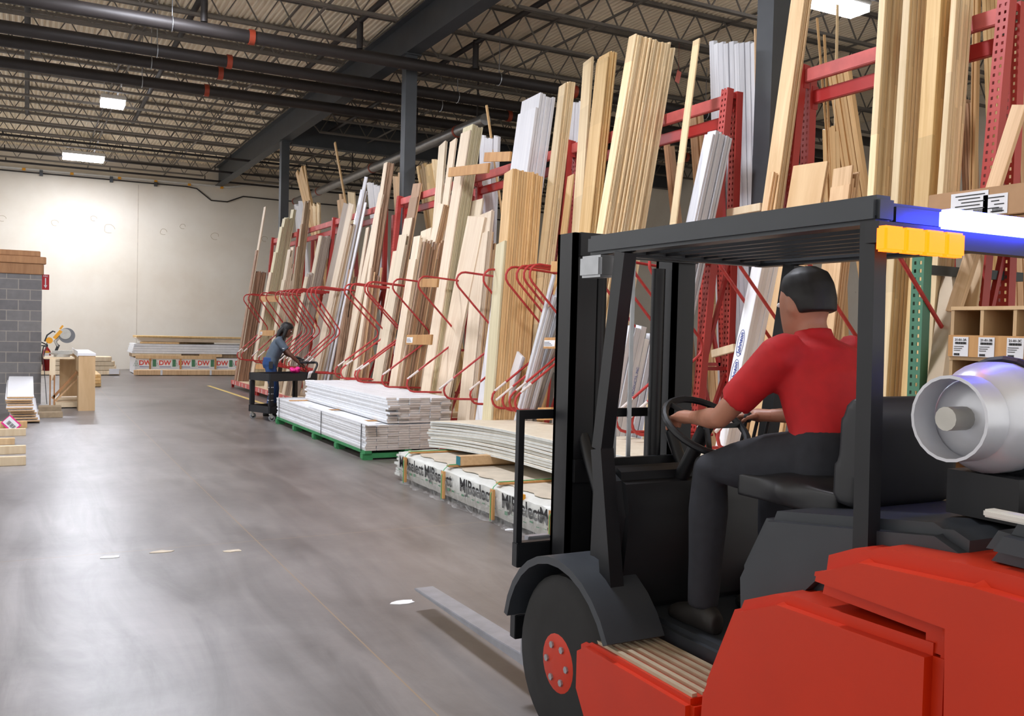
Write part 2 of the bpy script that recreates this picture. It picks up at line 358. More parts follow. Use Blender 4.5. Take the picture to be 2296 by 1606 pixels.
# corrugated roof deck, ribs running down the hall
c = MB(); xs = []; x = -9.; k = 0
while x < 19: xs.append((x, ZD+(.0 if k % 4 in (0, 1) else .028))); x += (.03 if k % 2 == 0 else .018); k += 1
c.add([(a, -4, z) for a, z in xs]+[(a, YW, z) for a, z in xs], [(i, i+1, len(xs)+i+1, len(xs)+i) for i in range(len(xs)-1)])
n0 = len(c.v); c.box(-9, 19, -4, YW, ZD+.05, ZD+.12)
struct(c.build('ceiling', 'deck', org=(0,0,ZD), fixn=False))
# girder line over the columns and the cross girder behind it
def ibeam(name, p, q, z0, z1, w):
    m = MB(); p, q = Vector(p), Vector(q); d = (q-p); s = Vector((-d.y, d.x, 0)).normalized()
    for zz, t, ww in ((z0, .022, w), (z0+.022, z1-z0-.044, .014), (z1-.022, .022, w)):
        m.obox(p-s*ww/2+Vector((0,0,zz)), s*ww, d, (0,0,t))
    struct(m.build(name, 'steel_dark'))
ibeam('girder_beam_1', (6,-3.9,0), (6,YW-.02,0), 6.5, 7.16, .26)
ibeam('girder_beam_2', (6.16,24.45,0), (19,24.45,0), 6.42, 7.16, .26)
for i, yc in enumerate((24.45, 15.5, 6.4)):
    m = MB(); w = .21
    m.box(6-w/2, 6+w/2, yc-w/2, yc-w/2+.016, 0, 6.48); m.box(6-w/2, 6+w/2, yc+w/2-.016, yc+w/2, 0, 6.48); m.box(6-.007, 6+.007, yc-w/2+.016, yc+w/2-.016, 0, 6.48)
    m.box(6-w/2, 6-w/2+.012, yc-w/2+.016, yc+w/2-.016, 0, 6.48)
    m.box(6-.16, 6+.16, yc-.16, yc+.16, 6.48, 6.5)
    struct(m.build('column_%d' % (i+1), 'steel_dark'))
# open-web joists
def joist(y, x0, x1, trim0, trim1):
    m = MB(); m.box(x0, x1, y-.055, y-.01, ZT-.03, ZT+.025); m.box(x0, x1, y+.01, y+.055, ZT-.03, ZT+.025)
    a, b = x0+trim0, x1-trim1; m.box(a, b, y-.04, y-.008, ZB, ZB+.045); m.box(a, b, y+.008, y+.04, ZB, ZB+.045)
    n = int((b-a)/.31); dx = (b-a)/n; pts = []
    for i in range(n+1): pts.append((a+i*dx, y, ZB+.02 if i % 2 == 0 else ZT-.01))
    for p, q in zip(pts, pts[1:]): m.bar(p, q, .02, .02, up=(0,1,0))
    if trim0: m.bar((x0+.05, y, ZT), (a, y, ZB+.02), .024, .024, up=(0,1,0))
    if trim1: m.bar((x1-.05, y, ZT), (b, y, ZB+.02), .024, .024, up=(0,1,0))
    struct(m.build('roof_joist_beam', 'steel_joist'))
yj = 32.9
while yj > 2.5:
    joist(yj, -9, 5.86, 0, .55); joist(yj, 6.14, 19, .55, 0); yj -= 1.55
for xb in (-1.1, 1.7, 4.1, 8.2, 10.9, 13.6, 16.2):                  # bridging angles between joists
    m = MB(); m.box(xb, xb+.035, 2, YW-.1, ZT-.06, ZT-.03); m.box(xb+.05, xb+.085, 2, YW-.1, ZB+.05, ZB+.08)
    struct(m.build('bridging_trim', 'steel_joist'))
# four black sprinkler mains across the hall
PY = [(15.14, 6.24, 'nearest of the four, passing before the second column'), (16.98, 6.3, 'second from the camera, above its twin'), (17.82, 6.3, 'third from the camera, below its twin'), (19.3, 6.3, 'farthest of the four, over the ceiling lamp')]
for y, z, d in PY:
    t = thing('sprinkler_main_pipe', 'thick black pipe across the ceiling, '+d, 'pipe', (5, y, z), 'black pipes across the ceiling')
    MB().cyl((-8.9, y, z), (18.9, y, z), .105, 18).build('pipe_run', 'pipe_black', t, smooth=True)
    for xc in (3.15, 9.2, 15.2): MB().cyl((xc-.045, y, z), (xc+.045, y, z), .124, 18).build('coupling', 'coupling', t, smooth=True)
    for xh in (-4.3, 1.95, 7.6, 12.4):
        m = MB(); m.cyl((xh, y, z+.1), (xh, y, ZT), .008, 6); m.tube([(xh, y+.115*math.cos(a), z+.115*math.sin(a)) for a in [2*PI*k/16 for k in range(17)]], .008, 6, False)
        m.build('hanger', 'galv', t)
# branch lines with drop stubs
for i, (y, z, d) in enumerate(((33.1, 6.56, 'thin dark pipe just below the roof along the far wall'), (31.2, 6.6, 'thin dark pipe behind the far ceiling lamp'), (28.6, 6.6, 'thin dark pipe across the ceiling before the far lamp'))):
    t = thing('sprinkler_branch_pipe', d, 'pipe', (5, y, z), 'thin sprinkler pipes')
    MB().cyl((-8.9, y, z), (18.9, y, z), .035, 10).build('pipe_run', 'pipe_black', t, smooth=True)
    for xs_ in range(-7, 19, 3): MB().cyl((xs_+.4, y, z), (xs_+.4, y, z+.16), .016, 8).build('sprinkler_head', 'pipe_black', t)
for x, y0, y1, d in ((7.12, 11., 24.2, 'black pipe running along the roof right of the girder, dropping to a main'), (4.95, 11., 23., 'black pipe running along the roof left of the girder'), (2.42, 11., 26., 'black pipe running along the roof above the aisle'), (-.02, 12., 26.5, 'black pipe along the roof at the left of the aisle')):
    t = thing('sprinkler_feed_pipe', d, 'pipe', (x, y0, 6.8), 'black pipes along the roof')
    MB().cyl((x, y0, 6.82), (x, y1, 6.82), .05, 10).build('pipe_run', 'pipe_black', t, smooth=True)
    MB().cyl((x, 15.14, 6.35), (x, 15.14, 6.86), .055, 12).build('drop_pipe', 'pipe_black', t, smooth=True)
# round duct along the far side of the racks
t = thing('round_duct', 'silver round duct sloping away above the racks toward the far wall', 'duct', (8.35, 20, 6.))
MB().cyl((8.35, 17.2, 6.0), (8.35, 32.4, 6.0), .12, 20).build('duct_tube', 'duct', t, smooth=True)
for y in (32.3, 29.4, 24.2, 18.6): MB().cyl((8.35, y-.04, 6.), (8.35, y+.04, 6.), .13, 20).build('red_band', 'coupling', t, smooth=True)
for y in (31., 26., 21., 17.6): MB().cyl((8.35, y, 6.1), (8.35, y, ZT), .02, 8).build('hanger', 'pipe_black', t)
# conduits along the far wall, bending under the girder
t = thing('wall_conduit', 'pale conduit along the top of the far wall with orange couplings', 'conduit', (0, YW, 6.45))
MB().tube([(-8.9, YW-.06, 6.46), (6.35, YW-.06, 6.5), (6.9, YW-.06, 6.62), (7.4, YW-.06, 6.72), (18.9, YW-.06, 6.7)], .042, 8).build('pipe_run', 'conduit_white', t, smooth=True)
for x in (-4.5, -.1, 1.3, 2.75, 3.9, 5.0, 6.1): MB().cyl((x-.05, YW-.06, 6.47), (x+.05, YW-.06, 6.472), .05, 10).build('coupling', 'tool_yellow', t)
for x in (-6, -3, .4, 2.5, 3.9): MB().box(x-.05, x+.05, YW-.1, YW-.002, 6.3, 6.5).build('bracket', 'steel_dark', t)
t = thing('wall_conduit', 'thin dark conduit under the pale one, dipping below the girder end', 'conduit', (0, YW, 6.36))
MB().tube([(-8.9, YW-.05, 6.37), (4.9, YW-.05, 6.39), (5.25, YW-.05, 6.35), (5.75, YW-.05, 5.98), (6.3, YW-.05, 5.98), (6.85, YW-.05, 6.22), (8.1, YW-.05, 6.2), (18.9, YW-.05, 6.2)], .022, 8).build('pipe_run', 'pipe_black', t, smooth=True)
# LED high bay lamps
def lamp(x, y, z, lx, ly, desc):
    t = thing('high_bay_lamp', desc, 'lamp', (x, y, z), 'LED ceiling lamps')
    MB().box(x-lx/2, x+lx/2, y-ly/2, y+ly/2, z+.1, z+.19).build('housing', 'conduit_white', t, bev=.01)
    m = MB(); a, b, c_, d = x-lx/2+.02, x+lx/2-.02, y-ly/2+.02, y+ly/2-.02
    m.box(a, b, c_, d, z+.004, z+.1); m.cur = 1; m.add([(a,c_,z),(b,c_,z),(b,d,z),(a,d,z)], [(0,3,2,1)])
    m.build('diffuser', 'lamp', t, mats=['lamp_side', 'lamp'], fixn=False)
    for sx in (-1, 1): MB().cyl((x+sx*lx*.35, y, z+.19), (x+sx*lx*.35, y, ZT), .006, 6).build('hanger', 'galv', t)
lamp(1.7, 22.9, 6.52, .52, .62, 'bright LED lamp on the ceiling above the aisle, second from the far wall')
lamp(1.5, 30.9, 6.5, 1.16, .7, 'bright wide LED lamp on the ceiling nearest the far wall')
lamp(10.5, 9.95, 6.52, 1.1, .4, 'bright LED lamp at the top edge behind the knotty boards')
for x, y in ((1.6, 13.9), (1.6, 6.0), (-6., 13.5), (-6., 24.)):
    lamp(x, y, 6.5, 1.16, .6, 'LED ceiling lamp over the hall out of the picture')
w = bpy.data.worlds.new('world'); scene.world = w; w.use_nodes = True
w.node_tree.nodes['Background'].inputs[0].default_value = lin((240,238,234)); w.node_tree.nodes['Background'].inputs[1].default_value = 1.45
p = onY(1513, 182, 12.75); tag(MB().obox(p, (.09,0,-.03), (0,.004,0), (.05,0,.2)).obox(p+Vector((.07,0,.17)), (.004,0,0), (0,.004,0), (0,0,ZB-p.z-.16)).build('hanging_tag', 'coupling'), 'small red tag hanging from the roof steel above the red beams', 'tag')
# yellow aisle line
p, q = onZ(467, 865), onZ(640, 922)
d = (q-p).normalized(); s = Vector((-d.y, d.x, 0))*.045; e = p+d*20
tag(MB().add([p-s+Vector((0,0,.002)), e-s+Vector((0,0,.002)), e+s+Vector((0,0,.002)), p+s+Vector((0,0,.002)), p-s+Vector((0,0,-.01)), e-s+Vector((0,0,-.01)), e+s+Vector((0,0,-.01)), p+s+Vector((0,0,-.01))], [(0,1,2,3),(4,7,6,5),(0,4,5,1),(1,5,6,2),(2,6,7,3),(3,7,4,0)]).build('floor_marking', 'yellow_paint', fixn=False), 'faded yellow line painted on the floor beside the rack', 'floor line')
# ================================================================== A-FRAME LUMBER RACKS
def upright(y, side, top, name_par):
    """slotted front upright leaning back to a vertical rear upright"""
    def chan(p, q, mat, nm, hole_axis):
        p, q = Vector(p), Vector(q); zl = (q-p); Lh = zl.length; z = zl.normalized(); ya = Vector((0,1,0)); xa = ya.cross(z).normalized()
        M = Matrix(((xa.x,ya.x,z.x,p.x),(xa.y,ya.y,z.y,p.y),(xa.z,ya.z,z.z,p.z),(0,0,0,1)))
        m = MB(); m.box(-.002, .002, -.045, .045, 0, Lh); m.box(.002, .07, -.045, -.041, 0, Lh); m.box(.002, .07, .041, .045, 0, Lh)
        me = bpy.data.meshes.new(nm); me.from_pydata(m.v, [], m.f); me.materials.append(MATS[mat]); link(bpy.data.objects.new(nm, me), name_par, M)
    s = side
    chan((6+s*-.67, y, 0), (6+s*-.36, y, top), 'red_perf', 'front_post', 0)
    chan((6+s*-.25, y, 0), (6+s*-.25, y, top-.02), 'red_perf', 'rear_post', 0)
    for z0, z1 in ((.35, .35), (.4, 1.3), (1.35, 1.35), (1.3, 2.3), (2.35, 2.35)):
        MB().bar((6+s*(-.63+.08*z0), y, z0), (6-s*.25, y, z1), .035, .035).build('brace', 'red_rack', name_par)
    MB().bar((6+s*-.36, y, top-.06), (6+s*-.25, y, top-.06), .06, .05).build('top_link', 'red_rack', name_par)
FR = [3.9, 5.72, 6.62, 9.4, 12.1, 15.0, 16.0, 18.8, 21.6, 24.2]
for i, y in enumerate(FR):
    nm = ['before the near column, right edge', 'just before the near column', 'just behind the near column', 'second behind the near column', 'behind the broad panels', 'in front of the second column', 'past the second column', 'third from the far wall', 'second from the far wall', 'nearest the far wall'][i]
    t = thing('a_frame_rack', 'red slotted steel rack frame, '+nm, 'rack frame', (5.6, y, 0), 'red rack frames')
    upright(y, 1, 3.92, t)
for i, y in enumerate((4.9, 7.6, 10.4, 13.4, 16.9, 19.7, 22.6)):
    t = thing('a_frame_rack', 'red slotted frame of the rack backing onto the near one', 'rack frame', (6.5, y, 0), 'rear red rack frames'); upright(y, -1, 3.85, t)
def beam(y0, y1, x, z, label, mat='red_rack'):
    t = thing('rack_beam', label, 'beam', (x, (y0+y1)/2, z), 'red rack beams')
    MB().box(x-.025, x+.025, y0+.045, y1-.045, z-.055, z+.055).build('beam_tube', mat, t, bev=.006)
    for yy in (y0+.045, y1-.05): MB().box(x-.032, x+.032, yy, yy+.006, z-.1, z+.09).build('end_plate', 'red_rack', t)
spans = [(3.9, 5.72), (6.62, 9.4), (9.4, 12.1), (12.1, 15.0), (16.0, 18.8), (18.8, 21.6), (21.6, 24.2)]
nms = ['beside the finger jointed pine', 'right of the tallest pine stack', 'behind the white trims', 'right of the second column', 'left of the second column', 'behind the taupe stack', 'nearest the far wall']
for (a, b), d in zip(spans, nms):
    beam(a, b, 5.7, 3.82, 'red front beam of the rack with painted pale glare, '+d, 'red_pale'); beam(a, b, 5.8, 3.66, 'dark red lower beam of the rack, '+d)  # glare on the front beams is put into their paler red
# slatted base with red and white price rail
bays = [(3., 5.8), (6.5, 9.4), (9.4, 12.1), (12.1, 15.2), (15.6, 18.8), (18.8, 21.6), (21.6, 24.5)]
for (a, b), d in zip(bays, ['nearest the camera', 'beside the near column', 'under the white trims', 'before the second column', 'past the second column', 'behind the cart', 'at the far end']):
    t = thing('lumber_platform', 'low timber rack base with a red and white front rail, '+d, 'rack base', (5.3, (a+b)/2, 0), 'rack bases')
    m = MB()
    for k in range(6): x = 4.78+k*.21; m.box(x, x+.19, a+.01, b-.01, .14, .165)
    m.build('deck', 'lumber_pale', t)
    MB().box(4.72, 4.77, a+.01, b-.01, .09, .19).build('front_rail', 'red_pale', t)
    k = a+.15
    while k < b-.2: MB().box(4.716, 4.7195, k, k+.05, .095, .185).build('price_tag', 'tape_white', t); k += random.uniform(.25, .5)
    for yy in (a+.05, b-.11):
        for x in (4.73, 5.8): MB().box(x, x+.06, yy, yy+.06, 0, .09).build('foot', 'red_rack', t)
for (a, b), d in zip(((3., 8.), (8., 13.), (13., 18.5), (18.5, 25.)), ('nearest the camera', 'second', 'third', 'farthest')):
    t = thing('lumber_platform', 'low timber base of the rack behind, '+d, 'rack base', (6.8, (a+b)/2, 0), 'rear rack bases')
    MB().box(6.3, 7.4, a+.02, b-.02, .1, .155).build('deck', 'lumber_pale', t)
    for yy in (a+.1, b-.2): MB().box(6.35, 7.3, yy, yy+.08, 0, .1).build('skid', 'red_rack', t)
# bent-tube dividers, shaped like a sigma
def fillet(pts, r, n=5):
    out = [Vector(pts[0])]
    for i in range(1, len(pts)-1):
        a, b, c_ = Vector(pts[i-1]), Vector(pts[i]), Vector(pts[i+1]); u = (a-b).normalized(); v = (c_-b).normalized()
        th = u.angle(v); tl = min(r/math.tan(th/2), (a-b).length*.45, (c_-b).length*.45); rr = tl*math.tan(th/2)
        ce = b+(u+v).normalized()*(rr/math.sin(th/2)); p0 = b+u*tl-ce; p1 = b+v*tl-ce; ang = p0.angle(p1)
        for k in range(n+1):
            f = k/n; out.append(ce+(p0*math.sin((1-f)*ang)+p1*math.sin(f*ang))/math.sin(ang))
    out.append(Vector(pts[-1])); return out
SIG = [546, 556, 582, 596, 617, 628, 638, 646, 655, 665, 688, 697, 707, 765, 778, 810, 816, 872, 929, 1014, 1074, 1124, 1148, 1164, 1177, 1322, 1368, 1408, 1444, 1598, 1640, 1790, 1992]
for i, px in enumerate(SIG):
    y = onX(px, 680-(px-545)*.095 if px < 1200 else 590, 4.62).y
    pts = [(5.55, y, 2.3), (4.5, y, 2.38), (5.12 if px < 720 else 5.33, y, 1.54), (4.33, y, .8), (5.42, y, .77)]
    anchor = ('at the far end of the rack' if px < 600 else 'in the crowded far row above the worker' if px < 720 else 'beside the tall brown stack' if px < 900 else 'before the pale panels' if px < 1100 else 'around the silver white trims' if px < 1250 else 'seen through the forklift mast' if px < 1500 else 'right of the red upright')
    t = thing('rack_divider', 'red bent tube divider %s' % anchor, 'divider', (5.4, y, .7), 'red dividers '+anchor)
    MB().tube(fillet(pts, .11), .0135, 8).build('bent_tube', 'red_tube', t, smooth=True)
    f = lambda s: Vector(pts[2])*(1-s)+Vector(pts[3])*s
    s0 = random.uniform(.58, .68); MB().tube([f(s0), f(s0+random.uniform(.1, .2))], .0145, 8).build('tape_wrap', 'tape_white', t, smooth=True)
# ================================================================== LEANING BOARDS
KL, XB = .14, 5.10
def board(name, foot, axis, W, t, length, mat, label, group, parent=None):
    """one board: local z runs up its length, local y across its width, local x through its thickness"""
    z = Vector(axis).normalized(); y = Vector((0,1,0)); y = (y-z*z.y).normalized(); x = y.cross(z)
    M = Matrix(((x.x,y.x,z.x,foot[0]),(x.y,y.y,z.y,foot[1]),(x.z,y.z,z.z,foot[2]),(0,0,0,1)))
    e = min(t*.12, .003); m = MB(); bow = random.uniform(-.004, .004); seg = 4; cut = random.uniform(-.012, .012)
    prof = [(e,0),(t-e,0),(t,e),(t,W-e),(t-e,W),(e,W),(0,W-e),(0,e)]
    m.loft([[(a+bow*math.sin(PI*k/seg), b+bow*1.5*math.sin(PI*k/seg), length*k/seg+(cut*b/W if k == seg else 0)) for a, b in prof] for k in range(seg+1)])
    if group == 'MASS':                                            # one of the many small far boards nobody could tell apart
        MASS.append((M, m, mat)); return
    me = bpy.data.meshes.new(name); me.from_pydata(m.v, [], m.f); me.materials.append(MATS[mat])
    o = link(bpy.data.objects.new(name, me), parent, M); return tag(o, label, 'board', group) if parent is None else o
MASS = []
FAR = {'C1':2,'C2':6,'C3':4,'C4':4,'C5':6,'C6b':5,'C7':5,'C9':3,'C9b':4,'F4':2,'F5':2,'F2':2,'M1b':6,'M6':5,'M3b':8,'M15a':4,'M15c':2,'N3':4,'M12':14,'M7':9}
def top_len(foot, axis, ytop):
    lo, hi = 0., 9.
    for _ in range(40):
        m = (lo+hi)/2
        if proj(Vector(foot)+Vector(axis)*m)[1] > ytop: lo = m
        else: hi = m
    return lo
STACK_INFO = {}
def stack(nm, yref, xL, xM, xR, y2, xM2, n, off, mat, tops, desc):
    pl = lambda x0: ((x0, 0, 0), (1, 0, -KL))
    pR = onP(xR, yref, *pl(XB+off)); pM = onY(xM, yref, pR.y); T = max(.012*n, XB+off+KL*pM.z-pM.x)
    pL = onP(xL, yref, *pl(XB+off-T)); W = max(.03, pL.y-pR.y); p2 = onP(xM2, y2, *pl(XB+off-T))
    ax = pM-p2; ax = ax/ax.z; foot = p2+ax*(.168-p2.z); u = ax.normalized(); t = T/n
    STACK_INFO[nm] = (foot, u, W, T)
    uniq = {}
    for v in tops: uniq[round(v/4)] = uniq.get(round(v/4), 0)+1
    for i in range(n):
        ytop = tops[i] if i < len(tops) else tops[-1]+random.uniform(-3, 5)
        if i >= 4 and n > 8: ytop += random.uniform(-2, 2)
        f = foot+Vector((t*i, random.uniform(-.008, .012), 0)); th = t*random.uniform(.8, .96)
        L = max(.4, top_len(f, u, ytop))
        if i == 0: lab, g = 'outermost board of the '+desc, None
        elif i == n-1 and n > 2: lab, g = 'rearmost board of the '+desc, None
        elif i < len(tops) and uniq.get(round(tops[i]/4)) == 1 and tops[i] <= min(tops)+1: lab, g = 'board standing tallest in the '+desc, None
        else: lab, g = 'inner board of the '+desc, 'inner boards of the '+desc
        mm = mat
        if mat == 'cherry': mm = random.choice(['cherry', 'cherry', 'oak', 'tan', 'brown', 'walnut'])
        if mat == 'greyoak' and i in (1, 2, 4): mm = 'white'
        if mat == 'poplar' and i == 0: mm = 'maple'
        if nm in ('C3',) and i in (0, 3): mm = 'birch'
        if nm == 'C9' and i == 0: mm = 'maple'
        if nm == 'C5' and i in (0, 5): mm = 'birch'
        if nm == 'C1' and i == 1: mm = 'maple'
        if nm in ('C6b', 'C9b') and i < 2: mm = 'maple'
        if nm == 'C6b' and i in (4, 6): mm = 'poplar'
        if nm in ('M6', 'M1b') and i > 3: mm = random.choice(['oak', 'tan', 'brown'])
        if nm in ('M7', 'M3c') and i == 0: mm = 'poplar' if nm == 'M7' else 'maple'
        if i >= FAR.get(nm, 99) and i != n-1: g = 'MASS'
        board('board', f, u, W*random.uniform(.96, 1.0), th, L, mm, lab, g or ('boards of the '+desc))

STACKS=[
('C1',611,564.5,568.5,598.5,659,560.6,11,0,'walnut',[561,463,611],'brown stack nearest the far wall'),
('C2',640,597.3,603.2,634.6,836,568,10,0,'poplar',[611,566,509,490,487,489,491,491,468,470],'pale green tinted stack with a white front board'),
('C3',600,636.4,643,661.5,690,628,10,0,'maple',[628,559,576,564,553,577,602,590,628,615],'short ragged stack of pale boards'),
('C4',560,664,668,686,655,657,8,0,'oak',[552,502,450,451,455,449,450,470],'narrow tall stack left of the taupe boards'),
('C5',640,679.5,686,722,736,667,14,0,'taupe',[621,616,618,612,615,531,531,530,532,531,531,531,532,533],'taupe stack behind the worker'),
('C6',540,751.5,766,770,740,722,1,0,'taupe',[459],'wide taupe panel'),
('F2',700,694.9,700.9,709,805,679,4,0,'maple',[634,637,640,633],'narrow pale boards before the wide taupe panel'),
('F4',760,758.4,764,781,830,754,6,0,'brown',[604,660,640,712,650,620],'short brown boards left of the leaning white trims'),
('F5',760,811,814,838,845,803,8,.02,'cherry',[600,640,610,625,632,618,640,600],'brown bundle low beside the second column'),
('C6b',700,729.7,741,770,800,719.5,9,0,'oak',[459,505,507,560,580,600,596,590,610],'leaning pale fronted stack on the taupe panel'),
('C7',560,777.7,783.7,803,740,746,8,0,'greyoak',[504,426,397,415,428,430,520,520],'grey brown bundle of thin trims'),
('C8',520,803,807,810,600,790,2,-.12,'white',[454,456],'short white trim pair leaning out'),
('C9',440,849.7,856.4,875,600,833,8,0,'brown',[363,365,364,366,365,367,366,368],'tall brown stack beside the second column'),
('C9b',760,780.8,789.7,809,840,773,8,0,'cherry',[433,436,610,650,640,655,630,660],'stack with a pale board leaning across the tall brown stack'),
('C9c',560,812,818,822,640,805,2,-.05,'maple',[509,512],'thin pale strips left of the tall brown stack'),
('C9d',620,825.6,830,834,730,811,3,-.05,'poplar',[601,602,601],'short pale trims before the tall brown stack'),
('M1a',590,876,891,900,800,857,4,0,'maple',[561,566,570,568],'wide pale boards below the red upright by the column'),
('M1b',760,853,870,885.7,850,854,8,0,'birch',[525,549,549,488,488,441,410,412],'staggered pale boards stepping up to the right'),
('M2',640,908,922.8,932,799,897.5,4,-.1,'maple',[581,528,535,533],'wide pale boards before the staggered set'),
('M3',540,941,963,968,640,950,2,0,'birch',[510,513],'broad pale board with a slanted top'),
('M3b',700,922.8,925.8,971,799,909,15,-.05,'cherry',[542,537,545,540,548,537,552,541,560,545,549,580,544,540,542],'reddish brown bundle of thin boards'),
('M3c',520,967,981,998,600,963,6,0,'tan',[458,462,460,463,461,464],'tan stack with a pale front board'),
('M3d',400,978,992,998,500,984,2,.02,'birch',[315,317],'tall pale boards left of the crooked wood block'),
('M3e',400,998,1012,1014,460,1004.5,2,.02,'maple',[309,311],'tall pale board behind the crooked wood block'),
('M4',400,1017,1037,1066,800,975,8,-.05,'poplar',[291,278,279,281,282,285,286,285],'tall green tinted poplar stack'),
('M5',600,1025.7,1064.4,1069.7,900,1004,2,-.12,'maple',[487,488],'broad pale panel in the middle of the rack'),
('M5z',460,1055,1080,1085,486,1076,2,0,'birch',[445,447],'pale offcut above the broad panels'),
('M6',850,1034,1061,1083,930,1053,8,0,'maple',[518,472,470,473,520,540,560,545],'broad pale panel with a white paper strip'),
('M7',480,1117,1136,1213,900,1103,14,-.16,'fir',[539,378,378,380,381,382,383,384,385,386,388,390,392,395],'thick golden stack under the white bundle'),
('M7w',340,1148,1187,1229,383,1181,6,.04,'white',[240,207,210,216,218,217],'tall shiny white trims'),
('M8',400,1229,1243.6,1266,700,1208,5,0,'pine',[185,183,182,183,184],'tall tan stack right of the white trims'),
('M10',480,1262,1275,1279,600,1260,1,0,'fir',[390],'single narrow board leaning before the white rear boards'),
('M11a',400,1287,1308,1312,520,1300,3,0,'pine',[127,126,128],'tall yellow pine boards, left pair'),
('M11b',400,1309,1334,1357,520,1321.6,8,0,'yellowpine',[126,116,115,114,116,115,117,118],'tall yellow pine boards with orange edges'),
('M12',400,1358,1373,1468,520,1353,22,0,'pine',[75,78,79,80,82,83,84,84,86,87,88,90,92,93,93,94,95,96,95,107,107,108],'tallest thick pine stack'),
('M13',300,1525.5,1539.5,1543,500,1514,1,-.3,'pine',[85],'single pine board leaning across the red beams'),
('M14',400,1558,1577,1622,620,1530,9,0,'whitegrey',[300,292,293,296,300,302,305,306,308],'plastic wrapped white bundle beside the red upright'),
('N1',125,1756,1787,1806,460,1740,5,0,'knotty',[-40,-42,-40,-39,-41],'tall knotty boards beside the near column'),
('N1b',440,1716,1726,1736,500,1716,2,-.1,'tan',[385,388],'short tan offcuts at the foot of the knotty boards'),
('N2',440,1765.6,1842,1850,620,1812,3,-.02,'plywood',[361,362,364],'wide knotty panel'),
('N3',420,1860,1902.5,1928,620,1880,6,0,'tan',[413,370,400,420,390,385],'short tan boards of uneven height'),
('N4a',200,1958,1972,2030,480,1955,8,0,'pine',[-150]*8,'tall finger jointed pine stack, leftmost'),
('N4b',200,2012,2028,2078,480,2011,7,0,'pine',[-150]*7,'tall finger jointed pine stack, second'),
('N4c',200,2062,2095,2132,480,2077,6,0,'yellowpine',[-150]*6,'tall finger jointed pine stack, third'),
('N4d',200,2118,2131,2170,480,2111,7,0,'pine',[-150]*7,'tall finger jointed pine stack, rightmost'),
('J1',700,1663,1687,1727,850,1656.5,4,-.25,'white',[547,549,551,552],'near white trim set printed in blue'),
('J2',850,1376,1389,1468,950,1369,6,-.2,'whitegrey',[730,735,732,760,748,740],'far white trim set printed in blue'),
('M15a',700,1215,1221,1258,880,1174,6,-.25,'whitegrey',[616,690,665,640,672,700],'silver white trims leaning between the dividers'),
('M15b',880,1131,1145.5,1156,940,1127,2,-.35,'white',[800,802],'short white trim leaning before the silver trims'),
('M15c',880,1187,1198,1226.6,940,1178,4,-.15,'grey',[670,690,760,720],'grey trims at the foot of the rack'),
]
for s in STACKS: stack(*s)
# printed white trims
for nm, ztop, words in (('J1', [1.6, 1.37, 1.14], None), ('J2', [1.3, 1.12, .95], None)):
    foot, u, W, T = STACK_INFO[nm]
    o = [q for q in bpy.data.objects if q.get('label', '') == 'outermost board of the '+dict((s[0], s[11]) for s in STACKS)[nm]][0]
    nrm = Vector((0,1,0)).cross(u).normalized()*-1
    for z in ztop:
        p = foot+u*((z-.168)/u.z)+Vector((0, W*.5, 0))+nrm*.0035
        M = frame(p, u, nrm)
        text('printed_name', 'Johnson', 'ink_blue', M, .052 if nm == 'J1' else .042, o, italic=.15, bold=.001)
        k = 1. if nm == 'J1' else .75
        ring = MB(M); ring.tube([(.105*k*math.cos(a), .034*k*math.sin(a), 0) for a in [2*PI*i/28 for i in range(29)]], .0018, 4, False); ring.build('printed_oval', 'ink_blue', o)
    if nm == 'J2':
        p = foot+u*((1.22-.168)/u.z)+Vector((T*.45, -.004, 0)); text('printed_words', 'PRODUCTS, INC', 'ink_blue', frame(p, u, (0,-1,0)), .036, o)
